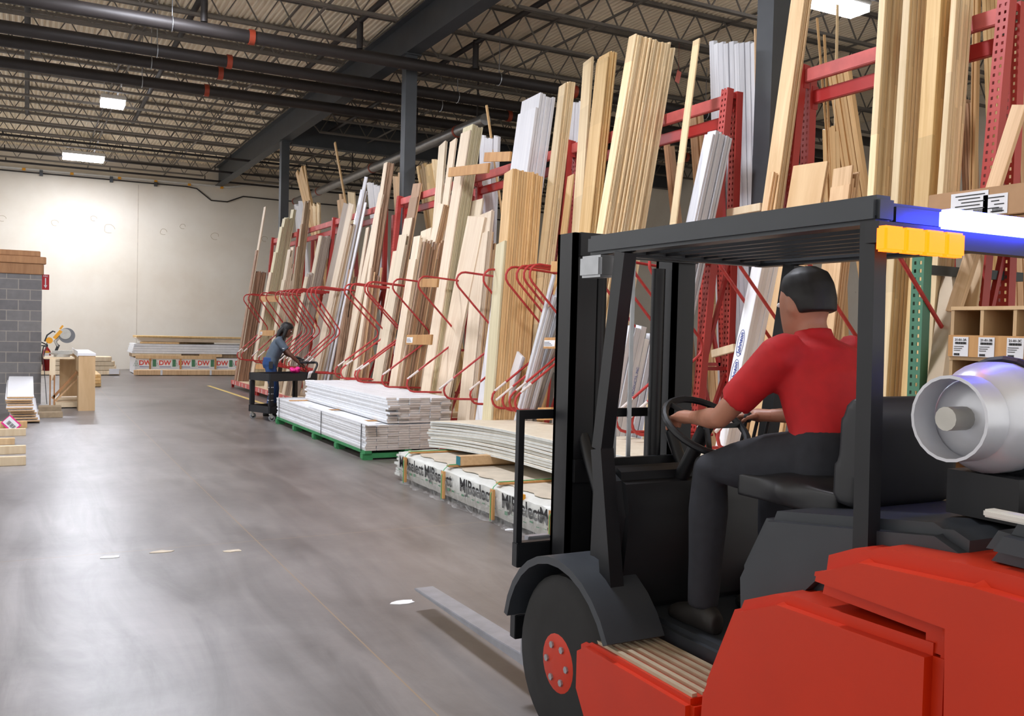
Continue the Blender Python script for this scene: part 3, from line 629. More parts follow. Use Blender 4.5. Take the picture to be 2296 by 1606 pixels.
# boards in the rack behind, leaning the other way
REAR = [
 (455,657,678,523,663,4,'white','wrapped white boards left of the tall narrow stack'),
 (377,659.5,675,470,683,3,'fir','three thin sticks high against the far wall'),
 (373,680,686,448,691,1,'fir','lone thin stick right of the three sticks'),
 (322,747,754,460,772,1,'fir','tall lone stick above the taupe boards'),
 (462,697,716,600,698,5,'pine','pale rear boards right of the narrow tall stack'),
 (440,752,770,490,757,3,'tan','tan rear boards behind the tall lone stick'),
 (430,777,793,460,779,2,'pine','yellow rear boards above the wide taupe panel'),
 (412,820,848,490,828,4,'white','wrapped white rear boards left of the tall brown stack'),
 (390,878,898,450,881,3,'tan','plastic wrapped rear boards left of the second column'),
 (371,931,966,509,953,6,'yellowpine','orange rear boards right of the second column'),
 (355,966,980,480,968,2,'pine','pale rear boards beside the orange ones'),
 (306,1075,1117,446,1070,4,'white','wrapped white rear boards behind the crooked wood blocks'),
 (238,1087,1093,308,1097,1,'fir','lone stick above the wrapped white rear boards'),
 (228,1276,1312,470,1262,5,'white','white rear boards left of the yellow pine'),
 (560,1583,1600,860,1572,3,'yellowpine','amber rear boards low behind the red upright'),
 (95,1587,1692,289,1592,9,'whitegrey','tall wrapped white rear bundle left of the near column'),
 (250,1540,1566,350,1547,4,'tan','rear boards behind the lone leaning pine board'),
 (320,1484,1502,480,1500,3,'cherry','reddish rear boards right of the tallest pine stack'),
 (370,1552,1570,480,1556,3,'walnut','brown rear boards left of the wrapped white bundle'),
 (66,1689,1697,250,1692,1,'tan','single rear board beside the near column'),
 (150,1850,1897,400,1888,7,'fir','fanned thin rear sticks behind the short tan boards'),
 (12,1872,1879,330,1866,1,'pine','tall white rear stick under the lamp'),
 (38,1827,1831,170,1838,1,'fir','thin rear stick right of the knotty boards'),
 (70,1843,1848,170,1848,1,'fir','second thin rear stick right of the knotty boards'),
 (285,1842,1880,420,1846,4,'fir','short rear boards before the fanned sticks'),
 (-40,2196,2236,390,2210,4,'yellowpine','heavy rear boards right of the finger jointed pine'),
 (-40,2180,2192,390,2172,3,'fir','thin rear boards right of the finger jointed pine'),
 (230,2150,2176,420,2156,4,'cherry','reddish thin rear sticks right of the finger jointed pine'),
 (70,2246,2290,390,2256,3,'tan','rear boards beyond the right red frame'),
]
XR = 6.95
for yt, xl, xr, y2, xl2, n, mat, desc in REAR:
    pl = ((XR, 0, 0), (1, 0, KL)); a = onP(xl, yt, *pl); b = onP(xr, yt, *pl); c2 = onP(xl2, y2, *pl)
    ax = a-c2; ax = ax/ax.z; W = (a.y-b.y)/n*(.4 if n == 1 else 1)
    for i in range(n):
        f = c2+ax*(.16-c2.z)+Vector((random.uniform(0, .02), -W*(i+1), 0)); L = top_len(f, ax.normalized(), yt+random.uniform(-6, 8))
        f.x += 0
        lab = desc if n == 1 else ('leftmost of the '+desc if i == 0 else 'one of the '+desc)
        board('board', f, ax.normalized(), W*.93, (.03 if n == 1 else random.uniform(.03, .07)), L, mat, lab, 'MASS' if (i > 1 and c2.y > 12) else desc)
mm_ = MB(); order = []
for M_, m_, mat_ in MASS:
    if mat_ not in order: order.append(mat_)
    mm_.cur = order.index(mat_); mm_.add([M_ @ p for p in m_.v], m_.f)
me = bpy.data.meshes.new('leaning_boards'); me.from_pydata(mm_.v, [], mm_.f)
for k in order: me.materials.append(MATS[k])
me.polygons.foreach_set('material_index', mm_.mi)
tag(link(bpy.data.objects.new('leaning_boards', me), None, Matrix()), 'mass of inner boards packed behind the front boards of the rack', 'boards', None, 'stuff')
# horizontal wood blocks that hold the stacks
def keeper(x0, x1, y0, y1, xp, label, tagged=False, dy=0):
    a = onX(x0, (y0+y1)/2-dy, xp); b = onX(x1, (y0+y1)/2+dy, xp); h = (y1-y0)/FP*((RC.transposed() @ (a-O)).z*-1)
    t = thing('wood_block', label, 'wood block', (a+b)/2, 'wood blocks across the boards')
    d = b-a; u = d.normalized(); z = Vector((.1, 0, 1)); 
    MB().obox(a-z*h/2, d, (.03, 0, 0), z*h).build('plank', 'block_wood', t, bev=.003)
    if tagged:
        MB().obox(a-z*h*.3+d*.04-Vector((.002,0,0)), u*.22, (.0015,0,0), z*h*.55).build('paper_tag', 'paper', t)
        m = MB()
        for k in range(3): m.obox(a-z*h*(.2-.13*k)+d*.05-Vector((.003,0,0)), u*(.17-.03*k), (.001,0,0), z*h*.05)
        m.build('printed_lines', 'ink', t)
keeper(1235, 1268, 586, 610, 4.88, 'wood block strapped over a divider beside the yellow pine')
keeper(1219, 1250, 757, 782, 4.78, 'wood block with a paper tag over the silver white trims', True)
keeper(1204, 1235, 914, 942, 4.68, 'low wood block across the grey trims')
keeper(1005, 1094, 371, 392, 5.22, 'crooked wood block across the tall poplar stack', dy=-5)
keeper(1085, 1143, 341, 362, 5.4, 'wood block at the left of the tall white trims', dy=-1)
keeper(937, 980, 625, 644, 4.72, 'wood block under a divider on the reddish brown bundle')
keeper(910, 966, 751, 773, 4.66, 'wood block with a white tag on the reddish brown bundle', True)
keeper(584, 622, 664, 677, 4.86, 'upper wood block across the pale green stack')
keeper(582, 613, 741, 753, 4.74, 'tagged wood block across the pale green stack behind the worker', True)
keeper(573, 600, 817, 828, 4.84, 'low wood block across the pale green stack beside the jeans')
for x0, x1, yy, xp, lab in ((1632, 1708, 470, 5.7, 'rough wooden rail between two red frames, upper'), (1598, 1648, 786, 5.5, 'rough wooden rail between two red frames, lower')):
    a = onX(x0, yy+8, xp); b = onX(x1, yy-6, xp); tag(MB().bar(a, b, .04, .07).build('wood_rail', 'lumber_pale', bev=.004), lab, 'wood rail')
# diagonal boards at the right edge and a wrapped silver moulding below
def free_board(p, q, W, t, mat, label, group=None):
    d = Vector(q)-Vector(p); return board('board', p, d, W, t, d.length, mat, label, group)
free_board(onX(2150, 700, 5.15), onX(2300, 235, 5.5), .1, .03, 'tan', 'board slanting across the right red frame', 'slanting boards at the right')
free_board(onX(2110, 880, 4.95), onX(2147, 600, 5.3), .11, .08, 'silver_board', 'wrapped silver moulding leaning behind the green post')
free_board(onX(2180, 760, 5.2), onX(2205, 560, 5.42), .09, .02, 'knotty', 'amber board behind the pigeonhole shelf')
# ================================================================== GOODS ON THE FLOOR
# white boards in two tiers on a green pallet
Y0, Y1 = 10.85, 15.4
t = thing('pallet', 'green timber pallet under the white boards', 'pallet', (4.3, 13.1, 0))
m = MB()
for x in (3.72, 4.25, 4.8): m.box(x, x+.09, Y0, Y1, .08, .115)
m.build('stringer', 'pallet_green', t)
for k in range(5):
    y = Y0+.02+k*(Y1-Y0-.14)/4; MB().box(3.7, 4.9, y, y+.1, .02, .08).build('bearer', 'pallet_green', t)
    for x in (3.71, 4.76): MB().box(x, x+.12, y-.005, y+.105, 0, .02).build('foot', 'pallet_green', t)
def board_stack(x0, cols, wd, z0, rows, th, ya, yb, jit, what, grp):
    me = None
    for r in range(rows):
        for c_ in range(cols):
            if me is None:
                m = MB(); e = .002; Lb = yb-ya
                prof = [(e,0),(wd-.003-e,0),(wd-.003,e),(wd-.003,th-.003-e),(wd-.003-e,th-.003),(e,th-.003),(0,th-.003-e),(0,e)]
                m.loft([[(a, Lb*k/2, b) for a, b in prof] for k in range(3)], cap=False); n8 = 8
                m.cur = 1; m.add([(a, 0, b) for a, b in prof], [tuple(range(8))]); m.add([(a, Lb, b) for a, b in prof], [tuple(range(7, -1, -1))])
                me = bpy.data.meshes.new('painted_board'); me.from_pydata(m.v, [], m.f); me.materials.append(MATS['board_white']); me.materials.append(MATS['board_end']); me.polygons.foreach_set('material_index', m.mi)
                bm = bmesh.new(); bm.from_mesh(me); bmesh.ops.recalc_face_normals(bm, faces=bm.faces); bm.to_mesh(me); bm.free()
            o = bpy.data.objects.new('painted_board', me)
            off = random.uniform(-jit, jit)+(random.choice((0, 0, -.06, .08)) if jit > .02 and c_ == 0 else 0)
            link(o, None, Matrix.Translation((x0+c_*wd+(random.uniform(-.012, .012) if c_ == 0 else 0), ya+off, z0+r*th)))
            if r == rows-1 and c_ == 0: lab, g = 'top board along the aisle edge of the %s tier of white boards' % what, None
            elif r == 0 and c_ == 0: lab, g = 'bottom board along the aisle edge of the %s tier of white boards' % what, None
            else: lab, g = 'white board inside the %s tier on the green pallet' % what, 1
            tag(o, lab, 'board', grp)
board_stack(3.73, 8, .144, .117, 11, .029, Y0, Y1, .008, 'lower', 'white boards in the lower tier')
ZT1 = .117+11*.029
board_stack(4.02, 6, .144, ZT1+.012, 11, .029, Y0+.03, Y1-.7, .035, 'upper', 'white boards in the upper tier')
for i, y in enumerate((11.3, 12.9, 14.6)):
    tag(MB().box(3.74, 4.88, y, y+.07, ZT1-.001, ZT1+.011).build('spacer_strip', 'block_wood'), 'thin wooden spacer strip between the white tiers, %s' % ('near end', 'middle', 'far end')[i], 'wood strip', 'spacer strips')
tag(MB().box(3.72, 3.86, Y0-.12, Y0+2.6, ZT1+.001, ZT1+.014).build('painted_board', 'board_white', org=(3.72,Y0,ZT1)), 'loose white board jutting past the lower tier at its near end', 'board')
for i, y in enumerate((10.98, 12.75, 15.2)):
    m = MB(); m.box(3.712, 3.718, y, y+.016, .1, ZT1+.004); m.box(3.712, 4.9, y, y+.016, ZT1+.0005, ZT1+.003); 
    tag(m.build('strap', 'strap_black'), 'black strap around the lower white tier, %s' % ('near end', 'middle', 'far end')[i], 'strap', 'straps on the white boards')
# pencil and shadow marks on the board ends
m = MB()
for x, z0, z1, w_ in ((4.06+.04, .6, .72, .012), (4.33, .5, .68, .004), (4.62, .5, .62, .004), (3.99, .18, .38, .004), (4.32, .2, .34, .004)):
    m.box(x, x+w_, Y0-.026, Y0-.0245, z0, z1)
# wrapped package with green straps
PX, PY0, PY1, PH = 3.57, 4.6, 9.4, .31
t = thing('wrapped_package', 'long plastic wrapped board package with black printing and green straps', 'package', (4.1, 7, 0))
m = MB(); e = .03
def sag(y): return .02+.02*math.sin((y-4.6)*1.3)
rings = []
for k in range(41):
    y = PY0+.1+(PY1-PY0-.2)*k/40; r_ = random.uniform(-.008, .008)
    rings.append([(PX+e+r_, y, .045), (4.62, y, .045), (4.63, y, .06), (4.63, y, PH-.02), (4.6, y, PH+.008), (PX+.3, y, PH+.012+r_), (PX+.06, y, PH+.004), (PX+.012, y, PH-.03+r_), (PX, y, PH-.1+r_), (PX-.004+r_, y, .15), (PX+.01, y, .09)])
m.loft(rings); m.build('wrapped_boards', 'wrap_dull', t, smooth=True)
m = MB(); rg = []
for k in range(49):
    y = PY0+.14+(PY1-PY0-.28)*k/48; rg.append([(PX+.1+.03*math.sin(k*1.7), y, PH+.0135), (PX+.8, y, PH+.0135), (PX+.8, y, PH+.017), (PX+.1+.03*math.sin(k*1.7), y, PH+.0165)])
m.loft(rg); m.build('top_sheet', 'dust_brown', t)
m = MB()                                                           # layered board ends at the far end
for k in range(9): m.box(PX+.02+random.uniform(-.015,.02), 4.5, PY1-.12, PY1+random.uniform(-.04,.06), .05+k*.028, .05+k*.028+.023)
m.build('board_ends', 'panel_edge', t)
m = MB()
for k in range(26):                                                # loose film hanging and trailing on the floor
    pass
rg = []
for k in range(61):
    y = PY0+.2+(PY1-PY0-.5)*k/60; a = .03*math.sin(k*.9)+.02*math.sin(k*2.3)
    rg.append([(PX-.012+a*.1, y, PH-.08), (PX-.022-a*.15, y, .2+a*.3), (PX-.03+a*.2, y, .1+a*.3), (PX-.03+a*.3, y, .035), (PX-.05+a*.7, y, .006)])
m.loft([r_ for r_ in rg], cap=False)
m2 = MB(); n = 5; m2.v = m.v; m2.f = [f for f in m.f if not (f[0] % n == n-1)]; m2.mi = [0]*len(m2.f)
m2.build('loose_film', 'film', t, smooth=True, fixn=False)
for y in (5.0, 5.75, 6.4, 7.25, 8.1, 8.8):
    text('printed_name', 'MJBselect', 'ink', frame((PX-.014, y+.1, .215), (0,-1,0), (-1,0,0)), .17, t, bold=.004, italic=-.08)
m = MB()
for k in range(40):
    y = PY0+.4+k*.108; m.box(PX-.0135, PX-.012, y, y+.05, .12+random.uniform(-.01,.02), .127+random.uniform(-.01, .02))
m.build('green_print', 'ink_green', t)
for y in (5.95, 6.95, 8.0, 9.0):
    MB().box(PX-.04, PX-.016, y, y+.06, .03, PH-.02).build('edge_batten', 'block_wood', t, bev=.003)
    MB().box(PX+.02, PX+.75, y, y+.07, PH+.018, PH+.035).build('top_batten', 'block_wood', t, bev=.003)
    m = MB(); m.tube([(PX-.046, y+.03, .02), (PX-.046, y+.03, PH-.06), (PX-.02, y+.03, PH), (PX+.03, y+.03, PH+.04), (PX+.72, y+.03, PH+.04)], (.004), 6, False); m.build('green_strap', 'strap_green', t)
tag(MB().box(PX-.015, PX+.03, 6.5, 6.56, PH-.03, PH+.012).build('sticker', 'tool_yellow'), 'small yellow sticker on the edge of the wrapped package', 'sticker')
# dunnage with teal painted ends, then the sagging panels
for i, (y, x0) in enumerate(((7.95, 3.68), (6.0, 3.64), (4.9, 3.66))):
    t = thing('timber_bearer', ('timber bearer with a teal end on the wrapped package, far one', 'timber bearer with a teal end on the wrapped package, beside the mast', 'timber bearer under the panels, behind the truck')[i], 'timber', (4.2, y, PH+.02), 'bearers with teal ends')
    MB().box(x0+.004, 4.85, y, y+.1, PH+.036, PH+.126).build('beam', 'mdf', t, bev=.004); MB().box(x0, x0+.0035, y+.004, y+.096, PH+.04, PH+.122).build('painted_end', 'teal', t)
def zdroop(y): 
    return PH+.128 if y < 7.3 else PH+.128-.115*min(1, ((y-7.3)/2.25))**1.7
for i in range(10):
    ya, yb = 4.3+random.uniform(0, .05), 9.5+random.uniform(-.07, .06); x0 = 4.0+random.uniform(-.012, .014); th = .025; m = MB(); rg = []
    for k in range(33):
        y = ya+(yb-ya)*k/32; z = zdroop(y)+i*.0292+(.004*math.sin(y*2+i) if 0 < i else 0); rg.append([(x0, y, z), (x0+.83, y, z), (x0+.83, y, z+th), (x0+.003, y, z+th), (x0, y, z+th-.003)])
    m.loft(rg); 
    me_o = m.build('flexible_panel', 'panel_edge', None, mats=['panel_edge', 'panel_face'])
    for p in me_o.data.polygons:
        if p.normal.z > .6: p.material_index = 1
    tag(me_o, ('topmost sagging panel of the stack before the forklift' if i == 9 else 'lowest sagging panel on the wrapped package' if i == 0 else 'sagging white edged panel inside the stack before the forklift'), 'panel', 'sagging panels')
# ------------------------------------------------------------------ far wall goods
YP = 29.8
def lump(x0, x1, y0, y1, z0, z1, nm, mat, label, cat='lumber', group=None, bev=.006): return tag(MB().box(x0, x1, y0, y1, z0, z1).build(nm, mat, bev=bev), label, cat, group)
for i in range(4):
    lump(2.9+.06*i, 6.3, YP+.02+.16*i, YP+.16+.16*i, .02, .17, 'wrapped_bundle', 'lumber_pale' if i else 'tan', 'long tan bundle on the floor before the printed lumber, row %s from the front' % ('first', 'second', 'third', 'fourth')[i], 'lumber bundle')
for x in (3.65, 5.1):
    tag(MB().box(x, x+.06, YP+.012, YP+.019, .02, .175).build('paper_band', 'paper'), 'white paper band on the front floor bundle, %s' % ('left' if x < 4 else 'right'), 'paper band', 'paper bands')
t = thing('printed_lumber', 'wrapped lumber pack printed with red letters and green squares', 'lumber pack', (4.6, YP+1.2, .17))
MB().box(2.98, 6.4, YP+.7, YP+2.2, .02, .52).build('wrapped_pack', 'paper', t, bev=.01)
for k in range(6):
    x = 3.1+k*.58
    text('printed_letters', 'DW', 'ink_red', frame((x+.18, YP+.695, .36), (1,0,0), (0,-1,0)), .2, t, bold=.006)
    MB().box(x+.4, x+.5, YP+.692, YP+.698, .25, .47).build('printed_square', 'ink_green', t)
    m = MB()
    for a, b in (((x-.16, .27), (x-.08, .44)), ((x-.08, .44), (x, .27)), ((x, .27), (x-.16, .27)), ((x-.12, .35), (x-.04, .35)), ((x-.08, .27), (x-.12, .35)), ((x-.08, .27), (x-.04, .35))): m.bar((a[0], YP+.695, a[1]), (b[0], YP+.695, b[1]), .004, .014, up=(0,1,0))
    m.build('printed_triangle', 'ink_green', t)
    MB().box(x+.02, x+.36, YP+.692, YP+.698, .235, .25).build('printed_line', 'ink_blue', t)
for x in (3.4, 4.3, 5.36): MB().box(x, x+.05, YP+.66, YP+.699, .17, .56).build('batten', 'block_wood', t)
lump(3.0, 5.4, YP+.62, YP+.69, .5, .6, 'timber', 'knotty', 'front timber bearer on the printed lumber pack', 'timber')
lump(2.92, 4.35, YP+.72, YP+.84, .56, .65, 'timber', 'lumber_pale', 'left timber bearer under the white wrapped lumber', 'timber'); lump(4.9, 5.6, YP+.72, YP+.84, .56, .65, 'timber', 'knotty', 'right timber bearer under the white wrapped lumber', 'timber')
lump(2.95, 6.4, YP+.85, YP+2.1, .53, .64, 'wrapped_bundle', 'oak', 'dark lumber layer between the bearers', 'lumber bundle')
for i in range(4): lump(2.9+.02*i, 6.4, YP+.74, YP+2.2, .655+.075*i, .725+.075*i, 'wrapped_bundle', 'board_white', 'white wrapped lumber layer on the far pile, %s' % ('bottom', 'second', 'third', 'top')[i], 'lumber bundle', 'white wrapped layers')
for i in range(5): lump(3.15+.05*i, 3.4+.3*i+.9, YP+.8+.2*i, YP+.98+.2*i, .96, 1.02, 'sticker_strip', 'fir', 'short stick under the pale top bundle, %s from the front' % ('first','second','third','fourth','fifth')[i], 'lumber')
tag(MB().prism([(3.02,1.13),(3.2,1.03),(6.4,1.02),(6.4,1.12),(3.05,1.15)], YP+.8, YP+1.9, 'y').build('wrapped_bundle', 'silver_board'), 'grey wrapped bundle near the top of the far pile', 'lumber bundle')
lump(3.04, 6.4, YP+.8, YP+2., 1.15, 1.2, 'wrapped_bundle', 'yellowpine', 'yellow board layer topping the far pile', 'lumber bundle')
# pale plank pile left of it, and short bundles by the bench
for i in range(4):
    for j in range(3): lump(-1.3+.05*i, 2.3+.07*(3-i)+random.uniform(-.03,.03), 30.0+.3*j, 30.28+.3*j, .02+.135*i, .145+.135*i, 'plank', 'lumber_pale', 'pale plank in the pile against the far wall, %s layer' % ('bottom', 'second', 'third', 'top')[i], 'plank', 'pale planks by the far wall, %s layer' % ('bottom', 'second', 'third', 'top')[i])
tag(MB().box(2.22, 2.5, 29.96, 30.0, .04, .2).build('paper_wrap', 'paper'), 'white paper on the end of the pale plank pile', 'paper')
for i in range(4):
    for j in range(2): lump(1.28+.2*j, 1.46+.2*j, 24.8+.03*i, 28.2, .01+.075*i, .08+.075*i, 'plank', 'yellowpine', 'short yellow plank stacked beyond the work bench', 'plank', 'yellow planks beyond the bench')
# ------------------------------------------------------------------ block wall with timbers, fire point
struct(MB().box(-4.0, .27, 20.0, 20.2, 0, 2.5).build('wall_block', 'block_wall', org=(.27, 20., 0)))
tag(MB().box(-4., .3, 19.97, 20.22, 2.5, 2.7).build('timber_beam', 'timber', bev=.01), 'lowest brown timber on top of the grey block wall', 'timber')
tag(MB().box(-4., .34, 19.95, 20.2, 2.705, 2.84).build('timber_beam', 'timber', bev=.01), 'middle brown timber on the block wall, longest to the right', 'timber')
tag(MB().box(-4., .24, 20., 20.2, 2.845, 2.95).build('timber_beam', 'timber', bev=.01), 'uppermost brown timber on the block wall', 'timber')
t = thing('fire_sign', 'red fire sign with a white arrow at the block wall corner', 'sign', (.35, 20.3, 2.2))
MB().box(.27, .4, 20.28, 20.285, 2.22, 2.52).build('sign_plate', 'sign_red', t)
m = MB(); m.box(.325, .345, 20.276, 20.2795, 2.31, 2.45); m.prism([(.305,2.31),(.365,2.31),(.335,2.25)], 20.276, 20.2795, 'y'); m.build('arrow', 'paper', t)
text('sign_word', 'FIRE', 'paper', frame((.335, 20.277, 2.485), (1,0,0), (0,-1,0)), .045, t)
t = thing('fire_extinguisher', 'red fire extinguisher hanging beside the block wall', 'fire extinguisher', (.36, 20.32, .6))
MB().lathe((.37, 20.33, .62), (0,0,1), [(0,.01),(.005,.06),(.02,.072),(.38,.072),(.43,.05),(.46,.025),(.48,.022)], 20).build('cylinder', 'ext_red', t, smooth=True)
MB().box(.33, .41, 20.255, 20.262, .85, .98).build('label', 'paper', t); MB().box(.33, .41, 20.254, 20.2615, .98, 1.02).build('label_band', 'tool_yellow', t)
m = MB(); m.cyl((.37,20.33,1.09),(.37,20.33,1.15),.02); m.bar((.37,20.33,1.14),(.27,20.3,1.19),.02); m.bar((.37,20.33,1.12),(.27,20.3,1.12),.02); m.build('valve_handle', 'dark_plastic', t)
MB().tube([(.37,20.3,1.12),(.31,20.27,1.1),(.285,20.25,.95),(.29,20.25,.75)], .012, 8).build('hose', 'dark_plastic', t, smooth=True)
# ------------------------------------------------------------------ work bench with mitre saw
t = thing('work_bench', 'plywood work bench with a white top and slanted brace', 'work bench', (.95, 18.8, 0))
MB().box(.85, 1.125, 18.3, 18.325, 0, 1.0).build('front_panel', 'ply_cabinet', t)
MB().box(.85, .87, 18.33, 18.75, 0, .62).build('side_panel', 'ply_cabinet', t); MB().box(.85, .87, 18.33, 19.4, .7, 1.).build('apron', 'ply_cabinet', t)
MB().box(.87, 1.12, 18.33, 18.74, .6, .62).build('shelf', 'melamine', t)
MB().box(.84, 1.13, 18.29, 20.6, 1.0, 1.045).build('top', 'melamine', t); MB().box(.83, .8395, 18.31, 20.6, .98, 1.08).build('fence_board', 'melamine', t)
MB().box(.6, .98, 20.3, 20.32, .12, 1.0).build('rear_panel', 'ply_cabinet', t)
MB().box(.5, 1.1, 18.9, 20.6, 0.02, .1).build('bottom_board', 'lumber_pale', t)
MB().box(.3, .83, 19.3, 20.2, .9, .93).build('saw_shelf', 'lumber_pale', t); MB().box(.4, .5, 19.28, 19.3, .5, .9).build('leg_board', 'lumber_pale', t)
for x in (.4, .47): MB().box(x, x+.025, 19.2, 19.24, .0, .6).build('leg', 'timber', t)
MB().bar((.45, 19.25, .16), (.87, 19.25, .66), .04, .1, up=(0,1,0)).build('brace', 'timber', t); MB().bar((.5, 19.31, .1), (.9, 19.31, .56), .03, .12, up=(0,1,0)).build('brace', 'tan', t)
t = thing('mitre_saw', 'yellow and grey mitre saw with a round blade on the bench', 'saw', (.62, 19.6, .93))
m = MB(); m.cyl((.62,19.65,.93),(.62,19.65,.98),.14,20); m.box(.45,.8,19.6,19.68,.98,1.05); m.build('base', 'tool_silver', t, smooth=True)
MB().bar((.4,19.5,1.0),(.62,19.6,.96),.03).build('table_arm', 'tool_silver', t); MB().bar((.5,19.65,1.0),(.56,19.65,1.16),.05).build('pivot', 'dark_plastic', t)
MB().tube([(.55,19.65,1.13),(.5,19.65,1.22),(.62,19.65,1.38)], .03, 8).build('arm', 'tool_silver', t, smooth=True)
MB().cyl((.4,19.6,1.24),(.4,19.72,1.24),.06,16).build('motor', 'tool_yellow', t, smooth=True); MB().tube([(.32,19.62,1.22),(.36,19.62,1.34),(.46,19.62,1.42),(.5,19.62,1.4)], .014, 8).build('handle', 'dark_plastic', t, smooth=True)
MB().bar((.48,19.62,1.28),(.6,19.62,1.43),.05,.06).build('head_cover', 'tool_yellow', t); MB().bar((.58,19.62,1.46),(.63,19.62,1.53),.035).build('grip', 'tool_yellow', t)
MB().cyl((.7,19.62,1.34),(.7,19.628,1.34),.145,28).build('blade', 'blade_grey', t, smooth=True); MB().cyl((.67,19.6,1.37),(.67,19.615,1.37),.1,24).build('blade_guard', 'tool_silver', t, smooth=True)
MB().tube([(.36,19.6,1.2),(.3,19.5,.9),(.33,19.4,.5),(.36,19.2,.06)], .007, 6).build('power_cord', 'dark_plastic', t)
# bent panels stacked on edge of the aisle
for i in range(10):
    x0 = -.25+(i < 6)*.015*(6-i)-.012*(i % 3); m = MB(); rg = []; th = .024; ya = 16.25+.02*(i % 4)+.012*i*(i > 5)
    for k in range(22):
        s_ = k/21; y = ya+2.0*s_; z = .03+i*.04+.21*math.sin(min(1, s_*1.25)*PI/2)*(i/9)
        rg.append([(x0, y, z), (x0+.37, y, z), (x0+.37, y, z+th), (x0, y, z+th)])
    m.loft(rg); o = m.build('bent_panel', 'mdf', None, mats=['mdf', 'melamine'])
    for p in o.data.polygons:
        if abs(p.normal.y) < .9 and (p.normal.z > .5 or abs(p.normal.x) > .8): p.material_index = 1
    tag(o, ('topmost bent white faced panel beside the block wall' if i == 9 else 'lowest panel of the bent stack beside the block wall' if i == 0 else 'bent white faced panel inside the stack by the block wall'), 'panel', 'bent panels by the block wall')
def loose(px0, px1, yt, yb, h, label, mat='concrete_piece', depth=.09, yaw=0.):
    a = onZ(max(px0, -60), yb); b = onZ(px1, yb); b.y = a.y = (a.y+b.y)/2
    return tag(MB().box(a.x, b.x, a.y, a.y+depth, .0, h).build('timber_offcut', mat, bev=.004), label, 'timber', 'loose timbers on the floor')
loose(86, 138, 914, 923.5, .085, 'grey timber offcut on the floor beyond the nearer one', depth=.4); loose(83, 141, 926, 937, .09, 'grey timber offcut nearest the bent panels', depth=.2)
loose(-60, 61, 950, 961.5, .1, 'yellowish timber offcut holding up the pink tag', 'fir', .1); loose(-60, 58, 967, 979, .1, 'timber offcut just in front of the pink tag', 'lumber_pale'); loose(-60, 33, 987, 999, .085, 'shortest timber offcut at the left edge', 'knotty')
loose(-60, 58, 1007, 1020, .1, 'timber offcut second from the camera at the left edge', 'lumber_pale'); loose(-60, 58, 1030, 1046, .1, 'timber offcut nearest the camera at the left edge', 'lumber_pale')
t = thing('price_tag', 'pink and white barcode tag leaning on a timber offcut', 'tag', (.02, 14.9, .05))
p = onY(25, 951, onZ(30, 961).y-.03); M = frame(p, (.72,0,.69), (0,-1,.25)); m = MB(M); m.box(-.085,.085,-.11,.11,-.002,0); m.build('tag_board', 'pink', t)
m = MB(M); m.box(-.062,.066,-.09,.1,.0005,.0015); m.build('tag_paper', 'paper', t)
m = MB(M); k = -.075
while k < .05: w_ = random.choice((.003,.005,.009)); m.box(-.04,.02,k,k+w_,.002,.0025); k += w_+random.choice((.004,.006))
m.build('bars', 'ink', t)
# floor scraps
for (px, py, lab) in ((245,1250,'torn white paper scrap stuck to the floor by the joint'),(360,1238,'small pale scrap on the floor joint'),(522,1236,'pale scrap right along the floor joint'),(905,1351,'white scuffed scrap beside the fork'),(262,846,'tiny white scrap before the far planks'),(1150,1188,'clear plastic scrap beside the wrapped package')):
    p = onZ(px, py); m = MB(); r_ = [(p.x+random.uniform(.04,.075)*math.cos(a)*(1.3), p.y+random.uniform(.025,.05)*math.sin(a)) for a in [2*PI*i/9 for i in range(9)]]
    m.prism(r_, .0005, .004, 'z'); tag(m.build('paper_scrap', 'dust_brown' if 'pale' in lab else 'paper'), lab, 'scrap')
# ------------------------------------------------------------------ green rack post with pigeonhole shelf at the right
t = thing('green_rack', 'green slotted steel post with a dark cross beam at the right', 'rack', (4.98, 3.93, 0))
M = Matrix.Translation((4.95, 3.93, 0)); m = MB(); m.box(-.002,.002,-.045,.045,0,2.45); m.box(.002,.07,-.045,-.041,0,2.45); m.box(.002,.07,.041,.045,0,2.45)
me = bpy.data.meshes.new('post'); me.from_pydata(m.v, [], m.f); me.materials.append(MATS['green_perf']); link(bpy.data.objects.new('post', me), t, M)
MB().box(4.99, 5.95, 3.89, 3.93, 2.07, 2.13).build('cross_beam', 'dark_beam', t)
MB().box(4.955, 5.0, 1.5, 3.88, 2.27, 2.34).build('shelf_beam', 'dark_beam', t); MB().box(4.9, 5.9, 1.6, 3.86, 2.345, 2.37).build('shelf_board', 'cardboard', t)
t = thing('carton', 'long brown carton with white shipping labels on the upper shelf', 'carton', (5.1, 3.2, 2.37))
MB().box(4.88, 5.3, 2.0, 3.82, 2.375, 2.545).build('box_body', 'cardboard', t, bev=.004)
for y0, y1, z0, z1 in ((3.42,3.66,2.39,2.53),(3.3,3.45,2.385,2.5),(2.95,3.2,2.39,2.54)):
    MB().box(4.876, 4.8795, y0, y1, z0, z1).build('shipping_label', 'paper', t)
    m = MB()
    for k in range(5): m.box(4.8745, 4.8758, y0+.02+(k%2)*.03, y1-.03-(k%3)*.02, z1-.022-k*.02, z1-.016-k*.02)
    for k in range(8): m.box(4.8745, 4.8758, y0+.03+k*.008, y0+.034+k*.008, z0+.01, z0+.035)
    m.build('label_print', 'ink', t)
t = thing('pigeonhole_shelf', 'wooden pigeonhole shelf with white location labels', 'shelf', (4.75, 3.1, 0))
